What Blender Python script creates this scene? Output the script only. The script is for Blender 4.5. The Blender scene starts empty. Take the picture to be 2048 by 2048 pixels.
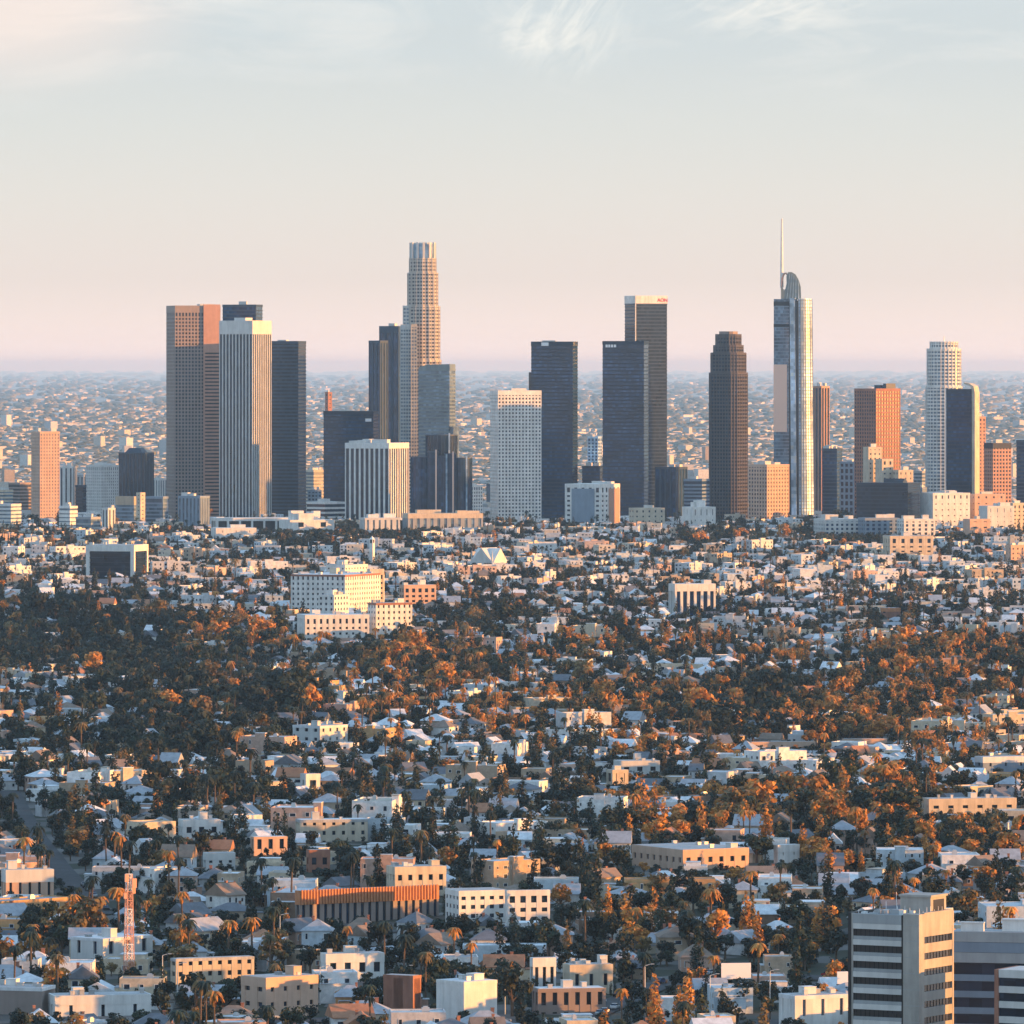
import bpy, math, random
import numpy as np
from mathutils import Vector, Matrix
rnd = random.Random(7)
R_ = math.radians
sc = bpy.context.scene
C = sc.collection

# ------------------------------------------------------------------ camera
F, HOR, H = 15080.0, 735.0, 170.0          # focal length and horizon row in 2048-px units, camera height in m
cd = bpy.data.cameras.new('camera'); cam = bpy.data.objects.new('camera', cd); C.objects.link(cam)
cam.location = (0, 0, H); cam.rotation_euler = (R_(90), 0, 0)
cd.sensor_width = 36; cd.lens = 36 * F / 2048; cd.shift_y = -(1024 - HOR) / 2048
cd.clip_start = 5; cd.clip_end = 500000
sc.camera = cam

# ------------------------------------------------------------------ light
SUN_EL, SUN_AZ = 3.2, 12.0                 # low sun on the right, a little behind the camera
sdir = Vector((math.cos(R_(SUN_AZ)) * math.cos(R_(SUN_EL)), -math.sin(R_(SUN_AZ)) * math.cos(R_(SUN_EL)), math.sin(R_(SUN_EL))))
sl = bpy.data.lights.new('sun', 'SUN'); sun = bpy.data.objects.new('sun', sl); C.objects.link(sun)
sl.energy = 5.0; sl.angle = R_(0.6); sl.color = (1.0, 0.43, 0.085)
sun.rotation_euler = sdir.to_track_quat('Z', 'Y').to_euler(); sun.location = (3000, -600, 900)

W = bpy.data.worlds.new('World'); sc.world = W; W.use_nodes = True
nt = W.node_tree; nt.nodes.clear()
def N(tree, t, **kw):
    n = tree.nodes.new(t)
    for k, v in kw.items(): setattr(n, k, v)
    return n
def lin(r, g, b): return tuple(((c / 255) / 12.92 if c / 255 <= .04045 else ((c / 255 + .055) / 1.055) ** 2.4) for c in (r, g, b)) + (1,)
out = N(nt, 'ShaderNodeOutputWorld'); bg = N(nt, 'ShaderNodeBackground'); nt.links.new(bg.outputs[0], out.inputs[0])
sky = N(nt, 'ShaderNodeTexSky', sky_type='NISHITA', sun_disc=False); sky.sun_elevation = R_(SUN_EL); sky.sun_rotation = R_(90 + SUN_AZ)
sky.dust_density = 2.0
tc = N(nt, 'ShaderNodeTexCoord'); sep = N(nt, 'ShaderNodeSeparateXYZ'); nt.links.new(tc.outputs['Generated'], sep.inputs[0])
ramp = N(nt, 'ShaderNodeValToRGB'); el = ramp.color_ramp.elements
stops = [(0.0, (255, 236, 224), 1.10), (.004, (246, 227, 217), .98), (.011, (233, 221, 213), .92), (.022, (225, 222, 216), .92), (.032, (215, 219, 217), .92), (.044, (202, 212, 217), .92), (.10, (184, 203, 216), 1.05), (.35, (146, 180, 208), 1.45), (1.0, (120, 163, 206), 1.65)]
hdr = lambda c, k: tuple(v * k for v in lin(*c)[:3]) + (1,)
el[0].position, el[0].color = stops[0][0], hdr(*stops[0][1:]); el[1].position, el[1].color = stops[-1][0], hdr(*stops[-1][1:])
for p, c, k in stops[1:-1]:
    e = el.new(p); e.color = hdr(c, k)
nt.links.new(sep.outputs[2], ramp.inputs[0])
# thin high cloud: stretched noise in sky directions
mp = N(nt, 'ShaderNodeMapping'); mp.inputs['Scale'].default_value = (34, 8, 120); mp.inputs['Location'].default_value = (3.1, 0, 1.7)
nt.links.new(tc.outputs['Generated'], mp.inputs[0])
nz = N(nt, 'ShaderNodeTexNoise'); nz.inputs['Scale'].default_value = 1.0; nz.inputs['Detail'].default_value = 7; nz.inputs['Roughness'].default_value = .62; nz.inputs['Distortion'].default_value = .8
nt.links.new(mp.outputs[0], nz.inputs['Vector'])
cr = N(nt, 'ShaderNodeMapRange'); cr.inputs[1].default_value = .50; cr.inputs[2].default_value = .78; cr.inputs[3].default_value = 0; cr.inputs[4].default_value = .75
nt.links.new(nz.outputs[0], cr.inputs[0])
hgt = N(nt, 'ShaderNodeMapRange'); hgt.inputs[1].default_value = .030; hgt.inputs[2].default_value = .050; hgt.interpolation_type = 'SMOOTHSTEP'
nt.links.new(sep.outputs[2], hgt.inputs[0])
cm = N(nt, 'ShaderNodeMath', operation='MULTIPLY'); nt.links.new(cr.outputs[0], cm.inputs[0]); nt.links.new(hgt.outputs[0], cm.inputs[1])
mx = N(nt, 'ShaderNodeMix', data_type='RGBA'); nt.links.new(cm.outputs[0], mx.inputs['Factor']); nt.links.new(ramp.outputs[0], mx.inputs['A']); mx.inputs['B'].default_value = lin(234, 232, 228)
# a brighter torn cloud and a warm patch of high cloud to the left
def sky_patch(prev, cx, cz, rx, rz, scale, lo, hi, amount, col, rot=0):
    m2 = N(nt, 'ShaderNodeMapping', vector_type='TEXTURE'); m2.inputs['Scale'].default_value = tuple(1 / q for q in scale); m2.inputs['Rotation'].default_value = (0, R_(rot), 0); nt.links.new(tc.outputs['Generated'], m2.inputs[0])
    z2 = N(nt, 'ShaderNodeTexNoise'); z2.inputs['Scale'].default_value = 1; z2.inputs['Detail'].default_value = 8; z2.inputs['Roughness'].default_value = .6; z2.inputs['Distortion'].default_value = 1.2; nt.links.new(m2.outputs[0], z2.inputs['Vector'])
    r2 = N(nt, 'ShaderNodeMapRange'); r2.inputs[1].default_value = lo; r2.inputs[2].default_value = hi; nt.links.new(z2.outputs[0], r2.inputs[0])
    sb = N(nt, 'ShaderNodeVectorMath', operation='SUBTRACT'); sb.inputs[1].default_value = (cx, 1, cz); nt.links.new(tc.outputs['Generated'], sb.inputs[0])
    mu = N(nt, 'ShaderNodeVectorMath', operation='MULTIPLY'); mu.inputs[1].default_value = (1 / rx, 0, 1 / rz); nt.links.new(sb.outputs[0], mu.inputs[0])
    ln = N(nt, 'ShaderNodeVectorMath', operation='LENGTH'); nt.links.new(mu.outputs[0], ln.inputs[0])
    fo = N(nt, 'ShaderNodeMapRange', interpolation_type='SMOOTHSTEP'); fo.inputs[1].default_value = 1; fo.inputs[2].default_value = .2; fo.inputs[3].default_value = 0; fo.inputs[4].default_value = amount; nt.links.new(ln.outputs['Value'], fo.inputs[0])
    pr = N(nt, 'ShaderNodeMath', operation='MULTIPLY'); nt.links.new(r2.outputs[0], pr.inputs[0]); nt.links.new(fo.outputs[0], pr.inputs[1])
    m3 = N(nt, 'ShaderNodeMix', data_type='RGBA'); nt.links.new(pr.outputs[0], m3.inputs['Factor']); nt.links.new(prev.outputs['Result'], m3.inputs['A']); m3.inputs['B'].default_value = lin(*col); return m3
mx = sky_patch(mx, .0075, .0450, .012, .0085, (120, 3, 420), .40, .68, .75, (236, 235, 229), -58)
mx = sky_patch(mx, .002, .0440, .008, .0040, (170, 3, 420), .38, .66, .7, (234, 233, 228), -30)
mx = sky_patch(mx, -.010, .0440, .060, .0080, (26, 3, 420), .42, .70, .5, (196, 208, 214))
mx = sky_patch(mx, .034, .0480, .018, .0060, (120, 3, 420), .40, .70, .7, (236, 234, 228), -20)
mx = sky_patch(mx, -.070, .0500, .036, .0170, (20, 3, 60), .10, .45, .55, (250, 226, 214))
# sky texture adds the glow round the low sun on the right
sk = N(nt, 'ShaderNodeVectorMath', operation='SCALE'); sk.inputs['Scale'].default_value = .03; nt.links.new(sky.outputs[0], sk.inputs[0])
ad = N(nt, 'ShaderNodeVectorMath', operation='ADD'); nt.links.new(mx.outputs['Result'], ad.inputs[0]); nt.links.new(sk.outputs[0], ad.inputs[1])
nt.links.new(ad.outputs[0], bg.inputs[0]); bg.inputs[1].default_value = .55
sc.view_settings.view_transform = 'Standard'; sc.view_settings.look = 'None'; sc.view_settings.gamma = 1; sc.view_settings.exposure = 1.05
sc.render.engine = 'CYCLES'
cy = sc.cycles; cy.max_bounces = 4; cy.diffuse_bounces = 2; cy.glossy_bounces = 2; cy.transmission_bounces = 2; cy.volume_bounces = 3; cy.transparent_max_bounces = 4
cy.use_denoising = True
try: cy.denoising_prefilter = 'ACCURATE'
except Exception: pass

# ------------------------------------------------------------------ helpers
def X_at(px, Y): return (px - 1024) * Y / F
def Z_at(py, Y): return H - (py - HOR) * Y / F
def Y_row(py): return F * H / (py - HOR)
def PX(x, y): return 1024 + F * x / y
def PY(z, y): return HOR + F * (H - z) / y

def smooth(a, b, v):
    t = min(1, max(0, (v - a) / (b - a))); return t * t * (3 - 2 * t)
def terr(x, y):
    w = smooth(1750, 2500, y) * (1 - smooth(6600, 7600, y))
    if w <= 0: return 0.0
    return w * (5.5 * math.sin(y / 390 + x / 900 + .9) + 3.5 * math.sin(x / 210 - y / 330 + 1.3) + 1.5 * math.sin(x / 90 + y / 170))

def mat(name, col, rough=.8, spec=.3, noise=None, metal=0, panes=0):
    m = bpy.data.materials.new(name); m.use_nodes = True; t = m.node_tree; b = t.nodes['Principled BSDF']
    b.inputs['Roughness'].default_value = rough; b.inputs['Specular IOR Level'].default_value = spec; b.inputs['Metallic'].default_value = metal
    c = tuple(col) + (1,)
    b.inputs['Base Color'].default_value = c
    if noise:
        s, amt = noise
        co = N(t, 'ShaderNodeTexCoord'); oi = N(t, 'ShaderNodeObjectInfo'); av = N(t, 'ShaderNodeVectorMath', operation='ADD'); t.links.new(co.outputs['Object'], av.inputs[0]); t.links.new(oi.outputs['Location'], av.inputs[1])
        st = N(t, 'ShaderNodeVectorMath', operation='MULTIPLY'); st.inputs[1].default_value = (1.1, 1.1, .10); t.links.new(av.outputs[0], st.inputs[0])
        last = None
        for src, sc_, lo, hi in ((av, s, 1 - amt, 1 + amt), (st, s * 4, 1 - amt * 1.3, 1 + amt * .5)):
            n1 = N(t, 'ShaderNodeTexNoise'); n1.inputs['Scale'].default_value = sc_; n1.inputs['Detail'].default_value = 6; n1.inputs['Roughness'].default_value = .65; t.links.new(src.outputs[0], n1.inputs['Vector'])
            mr = N(t, 'ShaderNodeMapRange'); mr.inputs[1].default_value = .3; mr.inputs[2].default_value = .7; mr.inputs[3].default_value = lo; mr.inputs[4].default_value = hi; t.links.new(n1.outputs[0], mr.inputs[0])
            if last: mm = N(t, 'ShaderNodeMath', operation='MULTIPLY'); t.links.new(last.outputs[0], mm.inputs[0]); t.links.new(mr.outputs[0], mm.inputs[1]); last = mm
            else: last = mr
        ml = N(t, 'ShaderNodeVectorMath', operation='SCALE'); ml.inputs[0].default_value = c[:3]; t.links.new(last.outputs[0], ml.inputs['Scale']); t.links.new(ml.outputs[0], b.inputs['Base Color'])
    if panes:
        # every pane a little different: blinds, curtains; turned glass and broad reflections painted in
        co = N(t, 'ShaderNodeTexCoord'); sn = N(t, 'ShaderNodeVectorMath', operation='SNAP'); sn.inputs[1].default_value = (panes, panes, 4.0); t.links.new(co.outputs['Object'], sn.inputs[0])
        wn = N(t, 'ShaderNodeTexWhiteNoise'); t.links.new(sn.outputs[0], wn.inputs['Vector'])
        n2 = N(t, 'ShaderNodeTexNoise'); n2.inputs['Scale'].default_value = .035; n2.inputs['Detail'].default_value = 3; t.links.new(co.outputs['Object'], n2.inputs['Vector'])
        rp = N(t, 'ShaderNodeValToRGB'); e = rp.color_ramp.elements; e[0].position, e[0].color = 0, tuple(k * .7 for k in col) + (1,); e[1].position, e[1].color = 1, tuple(min(.55, k * 1.6 + .008) for k in col) + (1,)
        x = e.new(.72); x.color = tuple(k * 1.15 for k in col) + (1,); t.links.new(wn.outputs['Value'], rp.inputs[0])
        mr = N(t, 'ShaderNodeMapRange'); mr.inputs[1].default_value = .35; mr.inputs[2].default_value = .65; mr.inputs[3].default_value = .55; mr.inputs[4].default_value = 1.6; t.links.new(n2.outputs[0], mr.inputs[0])
        ml = N(t, 'ShaderNodeVectorMath', operation='SCALE'); t.links.new(rp.outputs[0], ml.inputs[0]); t.links.new(mr.outputs[0], ml.inputs['Scale']); t.links.new(ml.outputs[0], b.inputs['Base Color'])
    return m
def tintmat(name, kind, rough=.85, amt=.30, scale=.5):
    m = bpy.data.materials.new(name); m.use_nodes = True; t = m.node_tree; b = t.nodes['Principled BSDF']
    b.inputs['Roughness'].default_value = rough; b.inputs['Specular IOR Level'].default_value = .25
    a = N(t, 'ShaderNodeAttribute', attribute_type=kind, attribute_name='tint')
    g = N(t, 'ShaderNodeNewGeometry'); n1 = N(t, 'ShaderNodeTexNoise'); n1.inputs['Scale'].default_value = scale; n1.inputs['Detail'].default_value = 7; n1.inputs['Roughness'].default_value = .7
    t.links.new(g.outputs['Position'], n1.inputs['Vector'])
    mr = N(t, 'ShaderNodeMapRange'); mr.inputs[1].default_value = .3; mr.inputs[2].default_value = .7; mr.inputs[3].default_value = 1 - amt; mr.inputs[4].default_value = 1 + amt * .6
    t.links.new(n1.outputs[0], mr.inputs[0])
    ml = N(t, 'ShaderNodeVectorMath', operation='SCALE'); t.links.new(a.outputs['Color'], ml.inputs[0]); t.links.new(mr.outputs[0], ml.inputs['Scale']); t.links.new(ml.outputs[0], b.inputs['Base Color'])
    return m
def leafmat(name):
    m = bpy.data.materials.new(name); m.use_nodes = True; t = m.node_tree; b = t.nodes['Principled BSDF']
    b.inputs['Roughness'].default_value = .6; b.inputs['Specular IOR Level'].default_value = .25
    a = N(t, 'ShaderNodeAttribute', attribute_type='INSTANCER', attribute_name='tint')
    g = N(t, 'ShaderNodeNewGeometry'); n1 = N(t, 'ShaderNodeTexNoise'); n1.inputs['Scale'].default_value = .45; n1.inputs['Detail'].default_value = 3
    t.links.new(g.outputs['Position'], n1.inputs['Vector'])
    mr = N(t, 'ShaderNodeMapRange'); mr.inputs[1].default_value = .3; mr.inputs[2].default_value = .7; mr.inputs[3].default_value = .6; mr.inputs[4].default_value = 1.5
    t.links.new(n1.outputs[0], mr.inputs[0])
    ml = N(t, 'ShaderNodeVectorMath', operation='SCALE'); t.links.new(a.outputs['Color'], ml.inputs[0]); t.links.new(mr.outputs[0], ml.inputs['Scale']); t.links.new(ml.outputs[0], b.inputs['Base Color'])
    tr = N(t, 'ShaderNodeBsdfTranslucent'); t.links.new(ml.outputs[0], tr.inputs[0])
    ms = N(t, 'ShaderNodeMixShader'); ms.inputs[0].default_value = .16; o = t.nodes['Material Output']
    t.links.new(b.outputs[0], ms.inputs[1]); t.links.new(tr.outputs[0], ms.inputs[2]); t.links.new(ms.outputs[0], o.inputs[0])
    return m

M = dict(
    white=mat('white_stucco', (.70, .69, .66), noise=(.12, .16)), stone=mat('cream_stone', (.50, .46, .41), noise=(.1, .12)), beige=mat('beige_concrete', (.36, .34, .31), noise=(.15, .16)), cream=mat('cream_stucco', (.56, .48, .37), noise=(.12, .18)), pale=mat('pale_concrete', (.58, .58, .56), noise=(.1, .12)),
    tan=mat('tan_concrete', (.46, .36, .26), noise=(.1, .15)), peach=mat('peach_stucco', (.56, .38, .28), noise=(.1, .12)), brick=mat('red_brick', (.32, .15, .10), noise=(.2, .2)),
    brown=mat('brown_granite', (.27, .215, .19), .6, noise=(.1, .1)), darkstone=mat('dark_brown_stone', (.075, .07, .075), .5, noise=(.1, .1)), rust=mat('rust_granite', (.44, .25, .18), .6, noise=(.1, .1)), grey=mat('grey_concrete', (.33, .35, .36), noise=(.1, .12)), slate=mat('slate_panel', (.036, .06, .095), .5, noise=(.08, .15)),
    bluegrey=mat('blue_grey_panel', (.20, .26, .33), .55, noise=(.08, .12)), darkpanel=mat('dark_panel', (.008, .020, .042), .4, .3), paleblue=mat('pale_blue_glass', (.30, .43, .56), .25, .6, panes=3.0), greygreen=mat('grey_green_glass', (.16, .21, .22), .3, .5, noise=(.05, .2)),
    glass=mat('dark_glass', (.008, .018, .036), .12, .35, panes=3.0), blueglass=mat('blue_glass', (.010, .034, .080), .15, .4, panes=3.0), warmglass=mat('bronze_glass', (.026, .026, .03), .15, .35, panes=3.0), slateglass=mat('slate_glass', (.09, .135, .18), .2, .6, panes=3.0),
    glare_peach=mat('peach_glare_glass', (.92, .58, .44), .35, .5), terracotta=mat('terracotta_tile', (.52, .22, .10), .8, noise=(.6, .2)), roofgrey=mat('gravel_roof', (.42, .42, .42), .95, noise=(.3, .2)), roofwhite=mat('white_roof', (.66, .67, .68), .9, noise=(.15, .15)),  # peach glass tone carries the spired tower's painted sunset reflection; lift shafts reuse it
    steel=mat('galvanised_steel', (.5, .5, .5), .5, .5, metal=.6), redwhite=mat('faded_red_paint', (.60, .32, .23), .6), sign=mat('white_sign', (.82, .82, .82), .5), red=mat('red_sign', (.6, .05, .04), .5), black=mat('black_trim', (.02, .02, .022), .5),
    trunk=mat('bark', (.12, .085, .06), .95, noise=(2, .3)), asphalt=mat('asphalt', (.055, .056, .06), .95, noise=(.15, .25)), tyre=mat('tyre_rubber', (.02, .02, .02), .9), lightpole=mat('pole_paint', (.62, .62, .6), .6),
    leaf=leafmat('foliage'), wall_one=tintmat('house_paint', 'OBJECT'), wall_many=tintmat('distant_house_paint', 'GEOMETRY'), carpaint=tintmat('car_paint', 'OBJECT', .25, 0),
)

class MB:
    def __init__(s): s.v, s.f = [], []
    def box(s, x0, x1, y0, y1, z0, z1):
        n = len(s.v); s.v += [(x0, y0, z0), (x1, y0, z0), (x1, y1, z0), (x0, y1, z0), (x0, y0, z1), (x1, y0, z1), (x1, y1, z1), (x0, y1, z1)]
        s.f += [tuple(n + i for i in q) for q in ((3, 2, 1, 0), (4, 5, 6, 7), (0, 1, 5, 4), (1, 2, 6, 5), (2, 3, 7, 6), (3, 0, 4, 7))]; return s
    def prism(s, poly, z0, z1, top=None):
        n = len(s.v); k = len(poly); tp = top or poly
        s.v += [(x, y, z0) for x, y in poly] + [(x, y, z1) for x, y in tp]
        s.f += [tuple(range(n + k - 1, n - 1, -1)), tuple(range(n + k, n + 2 * k))] + [(n + i, n + (i + 1) % k, n + k + (i + 1) % k, n + k + i) for i in range(k)]; return s
    def xz(s, poly, y0, y1):                      # outline in x,z pushed along y
        n = len(s.v); k = len(poly); s.v += [(x, y0, z) for x, z in poly] + [(x, y1, z) for x, z in poly]
        s.f += [tuple(range(n, n + k)), tuple(range(n + 2 * k - 1, n + k - 1, -1))] + [(n + i, n + k + i, n + k + (i + 1) % k, n + (i + 1) % k) for i in range(k)]; return s
    def tube(s, a, b, r0, r1=None, k=6):
        r1 = r0 if r1 is None else r1; a, b = Vector(a), Vector(b); d = (b - a).normalized()
        u = d.orthogonal().normalized(); w = d.cross(u); n = len(s.v)
        for p, r in ((a, r0), (b, r1)):
            for i in range(k):
                q = p + (u * math.cos(2 * math.pi * i / k) + w * math.sin(2 * math.pi * i / k)) * r; s.v.append(tuple(q))
        s.f += [(n + i, n + (i + 1) % k, n + k + (i + 1) % k, n + k + i) for i in range(k)] + [tuple(range(n + k - 1, n - 1, -1)), tuple(range(n + k, n + 2 * k))]; return s
    def face(s, *pts): n = len(s.v); s.v += list(pts); s.f.append(tuple(range(n, n + len(pts)))); return s
    def mesh(s, name, m=None):
        me = bpy.data.meshes.new(name); me.from_pydata(s.v, [], s.f)
        if m is not None: me.materials.append(m)
        return me
def link(name, data, parent=None, kind=None):
    o = bpy.data.objects.new(name, data); C.objects.link(o)
    if parent: o.parent = parent
    if kind: o['kind'] = kind
    return o
def part(name, mb, m, parent, stuff=False): return link(name, mb.mesh(name, M[m] if isinstance(m, str) else m), parent, 'stuff' if stuff else None)
def thing(name, label, cat, loc, rz=0, group=None):
    o = link(name, None); o.location = loc; o.rotation_euler = (0, 0, rz); o['label'] = label; o['category'] = cat; o.empty_display_size = 1
    if group: o['group'] = group
    return o
LM = []                                          # visible landmarks: x0,x1,ytop,ybase,Y,short
LIT = []                                         # sunlit fronts: nothing tall may stand in their light
KEEP = []                                        # footprints on the ground: x,y,r
def note(x0, x1, yt, yb, Y, short=None):
    LM.append((x0, x1, yt, yb, Y, short))

# ------------------------------------------------------------------ the setting
def ground():
    ys = [1000, 1300, 1500] + list(np.arange(1600, 8000, 40)) + [8200, 8600, 9200, 10000, 12000, 16000, 24000, 40000, 80000, 160000, 260000]
    v, f = [], []; nx = 61
    for j, y in enumerate(ys):
        hw = max(.16 * y, 300) if y < 9000 else .5 * y + 4000
        for i in range(nx):
            x = (i / (nx - 1) * 2 - 1) * hw; v.append((x, float(y), terr(x, y)))
    for j in range(len(ys) - 1):
        for i in range(nx - 1):
            a = j * nx + i; f.append((a, a + 1, a + nx + 1, a + nx))
    me = bpy.data.meshes.new('ground'); me.from_pydata(v, [], f)
    m = bpy.data.materials.new('suburban_ground'); m.use_nodes = True; t = m.node_tree; b = t.nodes['Principled BSDF']; b.inputs['Roughness'].default_value = .95; b.inputs['Specular IOR Level'].default_value = .1
    g = N(t, 'ShaderNodeNewGeometry')
    n1 = N(t, 'ShaderNodeTexVoronoi'); n1.inputs['Scale'].default_value = .055; n2 = N(t, 'ShaderNodeTexNoise'); n2.inputs['Scale'].default_value = .02; n2.inputs['Detail'].default_value = 6
    n3 = N(t, 'ShaderNodeTexNoise'); n3.inputs['Scale'].default_value = .0012; n3.inputs['Detail'].default_value = 8; n3.inputs['Roughness'].default_value = .65
    for n in (n1, n2, n3): t.links.new(g.outputs['Position'], n.inputs['Vector'])
    r1 = N(t, 'ShaderNodeValToRGB'); e = r1.color_ramp.elements; e[0].position, e[0].color = .0, (.035, .042, .03, 1); e[1].position, e[1].color = 1, (.16, .15, .14, 1)
    x = e.new(.45); x.color = (.055, .06, .045, 1); x = e.new(.7); x.color = (.10, .095, .09, 1)
    sp = N(t, 'ShaderNodeSeparateColor'); t.links.new(n1.outputs['Color'], sp.inputs[0]); t.links.new(sp.outputs[0], r1.inputs[0])
    r2 = N(t, 'ShaderNodeValToRGB'); e = r2.color_ramp.elements; e[0].position, e[0].color = .36, (.30, .30, .28, 1); e[1].position, e[1].color = .68, (.50, .47, .44, 1)  # far ground paled so its colour stands in for distance haze
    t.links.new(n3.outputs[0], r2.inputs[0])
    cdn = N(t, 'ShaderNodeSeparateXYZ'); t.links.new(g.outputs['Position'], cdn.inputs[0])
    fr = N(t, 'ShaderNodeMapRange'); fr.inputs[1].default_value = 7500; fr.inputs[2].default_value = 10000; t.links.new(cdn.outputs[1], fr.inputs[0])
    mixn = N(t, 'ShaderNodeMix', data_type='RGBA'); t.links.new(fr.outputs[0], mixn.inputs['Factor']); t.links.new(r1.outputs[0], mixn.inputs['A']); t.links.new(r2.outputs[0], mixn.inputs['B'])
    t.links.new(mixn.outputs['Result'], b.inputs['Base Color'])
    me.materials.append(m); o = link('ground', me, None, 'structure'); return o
ground()
def ribbon(name, pts, w, m='asphalt', dz=.35):
    v, f = [], []
    P = []
    for (x0, y0), (x1, y1) in zip(pts, pts[1:]):
        k = max(2, int(math.hypot(x1 - x0, y1 - y0) / 15))
        for i in range(k): P.append((x0 + (x1 - x0) * i / k, y0 + (y1 - y0) * i / k))
    P.append(pts[-1])
    for i, (x, y) in enumerate(P):
        a = P[max(0, i - 1)]; b = P[min(len(P) - 1, i + 1)]; dx, dy = b[0] - a[0], b[1] - a[1]; l = math.hypot(dx, dy); nx_, ny_ = -dy / l, dx / l
        for s in (-1, 1):
            xx, yy = x + nx_ * w * s / 2, y + ny_ * w * s / 2; v.append((xx, yy, terr(xx, yy) + dz))
        if i: n = 2 * i; f.append((n - 2, n - 1, n + 1, n))
    me = bpy.data.meshes.new(name); me.from_pydata(v, [], f); me.materials.append(M[m]); return link(name, me, None, 'structure')
ROADS = []
def gp(px, py): Y = Y_row(py); return (X_at(px, Y), Y)
for pts, w in (([gp(205, 1840), gp(120, 1755), gp(60, 1680), gp(20, 1600)], 8), ([gp(-60, 2060), gp(700, 2040), gp(1400, 2052), gp(2150, 2030)], 13), ([gp(-40, 1868), gp(600, 1885), gp(1250, 1880), gp(1720, 1900)], 8), ([gp(1130, 2052), gp(1300, 1985), gp(1480, 1960), gp(1700, 1975)], 10)):
    ribbon('road', pts, w); ROADS.append((pts, w))
def on_road(x, y, r):
    for pts, w in ROADS:
        for (x0, y0), (x1, y1) in zip(pts, pts[1:]):
            dx, dy = x1 - x0, y1 - y0; t = max(0, min(1, ((x - x0) * dx + (y - y0) * dy) / (dx * dx + dy * dy)))
            if math.hypot(x - x0 - t * dx, y - y0 - t * dy) < w / 2 + r: return True
    return False

# ------------------------------------------------------------------ buildings with gridded fronts
def plan(xl, xc, xr, Y, a=None, deep=0):
    s = Y / F; pl, pr = max(1, xc - xl) * s, max(1, xr - xc) * s
    al = math.atan2(pr, pl) if a is None else R_(a)
    al = min(R_(80), max(R_(14), al)); L = pl / math.cos(al); Rr = pr / math.sin(al)
    if a is None: m_ = max(L, Rr); L = max(L, .45 * m_); Rr = max(Rr, .45 * m_) if al > R_(15) else Rr
    Rr = max(Rr, deep)
    cx, cy_ = X_at(xc, Y), Y
    e1 = (math.cos(al), -math.sin(al)); e2 = (math.sin(al), math.cos(al))
    return al, L, Rr, (cx - e1[0] * L / 2 + e2[0] * Rr / 2, cy_ - e1[1] * L / 2 + e2[1] * Rr / 2)
def facade(o, L, Rr, z0, z1, st, panes=False):
    """dark glazed core, piers and floor bands standing proud of it: the windows are real recesses"""
    g = lambda k, d: st.get(k, d); ou = g('out', .5)
    part(g('corename', 'glazing'), MB().box(-L / 2 + ou, L / 2 - ou, -Rr / 2 + ou, Rr / 2 - ou, z0, z1 - .4), g('core', 'glass'), o)
    cap = g('cap', 2.5); vp, vw, hp, hh = g('vp', 0), g('vw', 1), g('hp', 0), g('hh', 1.5); top = z1 - cap; zb = g('z_start', z0)
    vs = []
    if vp:
        solo = g('solo', False); mb = MB()
        for axis, ln, dp in ((0, L, Rr), (1, Rr, L)):
            k = max(1, round(ln / vp)); p = ln / k; vs.append((axis, ln, dp, k, p))
            for sg in (-1, 1):
                for i in range(k + 1):
                    c = -ln / 2 + i * p; a0, a1 = max(-ln / 2, c - vw / 2), min(ln / 2, c + vw / 2)
                    q0, q1 = (sg * dp / 2, sg * (dp / 2 - ou - .1)); q0, q1 = min(q0, q1), max(q0, q1)
                    b = mb if not solo else MB()
                    if axis == 0: b.box(a0, a1, q0, q1, z0, top + .02)
                    else: b.box(q0 + .004, q1 - .004, a0 + .004, a1 - .004, z0, top + .015)
                    if solo: part('pier', b, g('frame', 'white'), o)
        if not solo: part('pier_rows', mb, g('frame', 'white'), o, True)
    if hp:
        mb = MB(); z = zb + hp - hh; d = ou * (.12 if vp else 0) + .03; k = 0
        solo = g('solo_band', False)
        while z + hh < top - .3:
            b = MB() if solo else mb
            b.box(-L / 2 + d, L / 2 - d, -Rr / 2 + d, Rr / 2 - d, z, z + hh); z += hp
            if solo: part('floor_band', b, g('band', g('frame', 'white')), o)
        if not solo: part('floor_bands', mb, g('band', g('frame', 'white')), o, True)
    if cap > 0:
        c2 = MB().box(-L / 2 - .06, L / 2 + .06, -Rr / 2 - .06, Rr / 2 + .06, top, z1)
        part('parapet', c2, g('capm', g('frame', 'white')), o)
    else: part('roof_deck', MB().box(-L / 2 + .1, L / 2 - .1, -Rr / 2 + .1, Rr / 2 - .1, z1 - .5, z1), g('capm', 'roofgrey'), o)
    if panes and vp and hp:
        fm = MB().box(-.5, .5, -.04, .04, -.5, .5).mesh('window', M['glass'])
        for axis, ln, dp, k, p in vs:
            z = zb
            while z + hp - hh + .2 < top:
                for i in range(k):
                    w = link('window', fm, o); c = -ln / 2 + (i + .5) * p; zz = z + (hp - hh) / 2
                    w.scale = (p - vw, 1, hp - hh)
                    if axis == 0: w.location = (c, -dp / 2 + ou - .12, zz)
                    else: w.location = (dp / 2 - ou + .12, c, zz); w.rotation_euler = (0, 0, R_(90))
                z += hp
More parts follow.
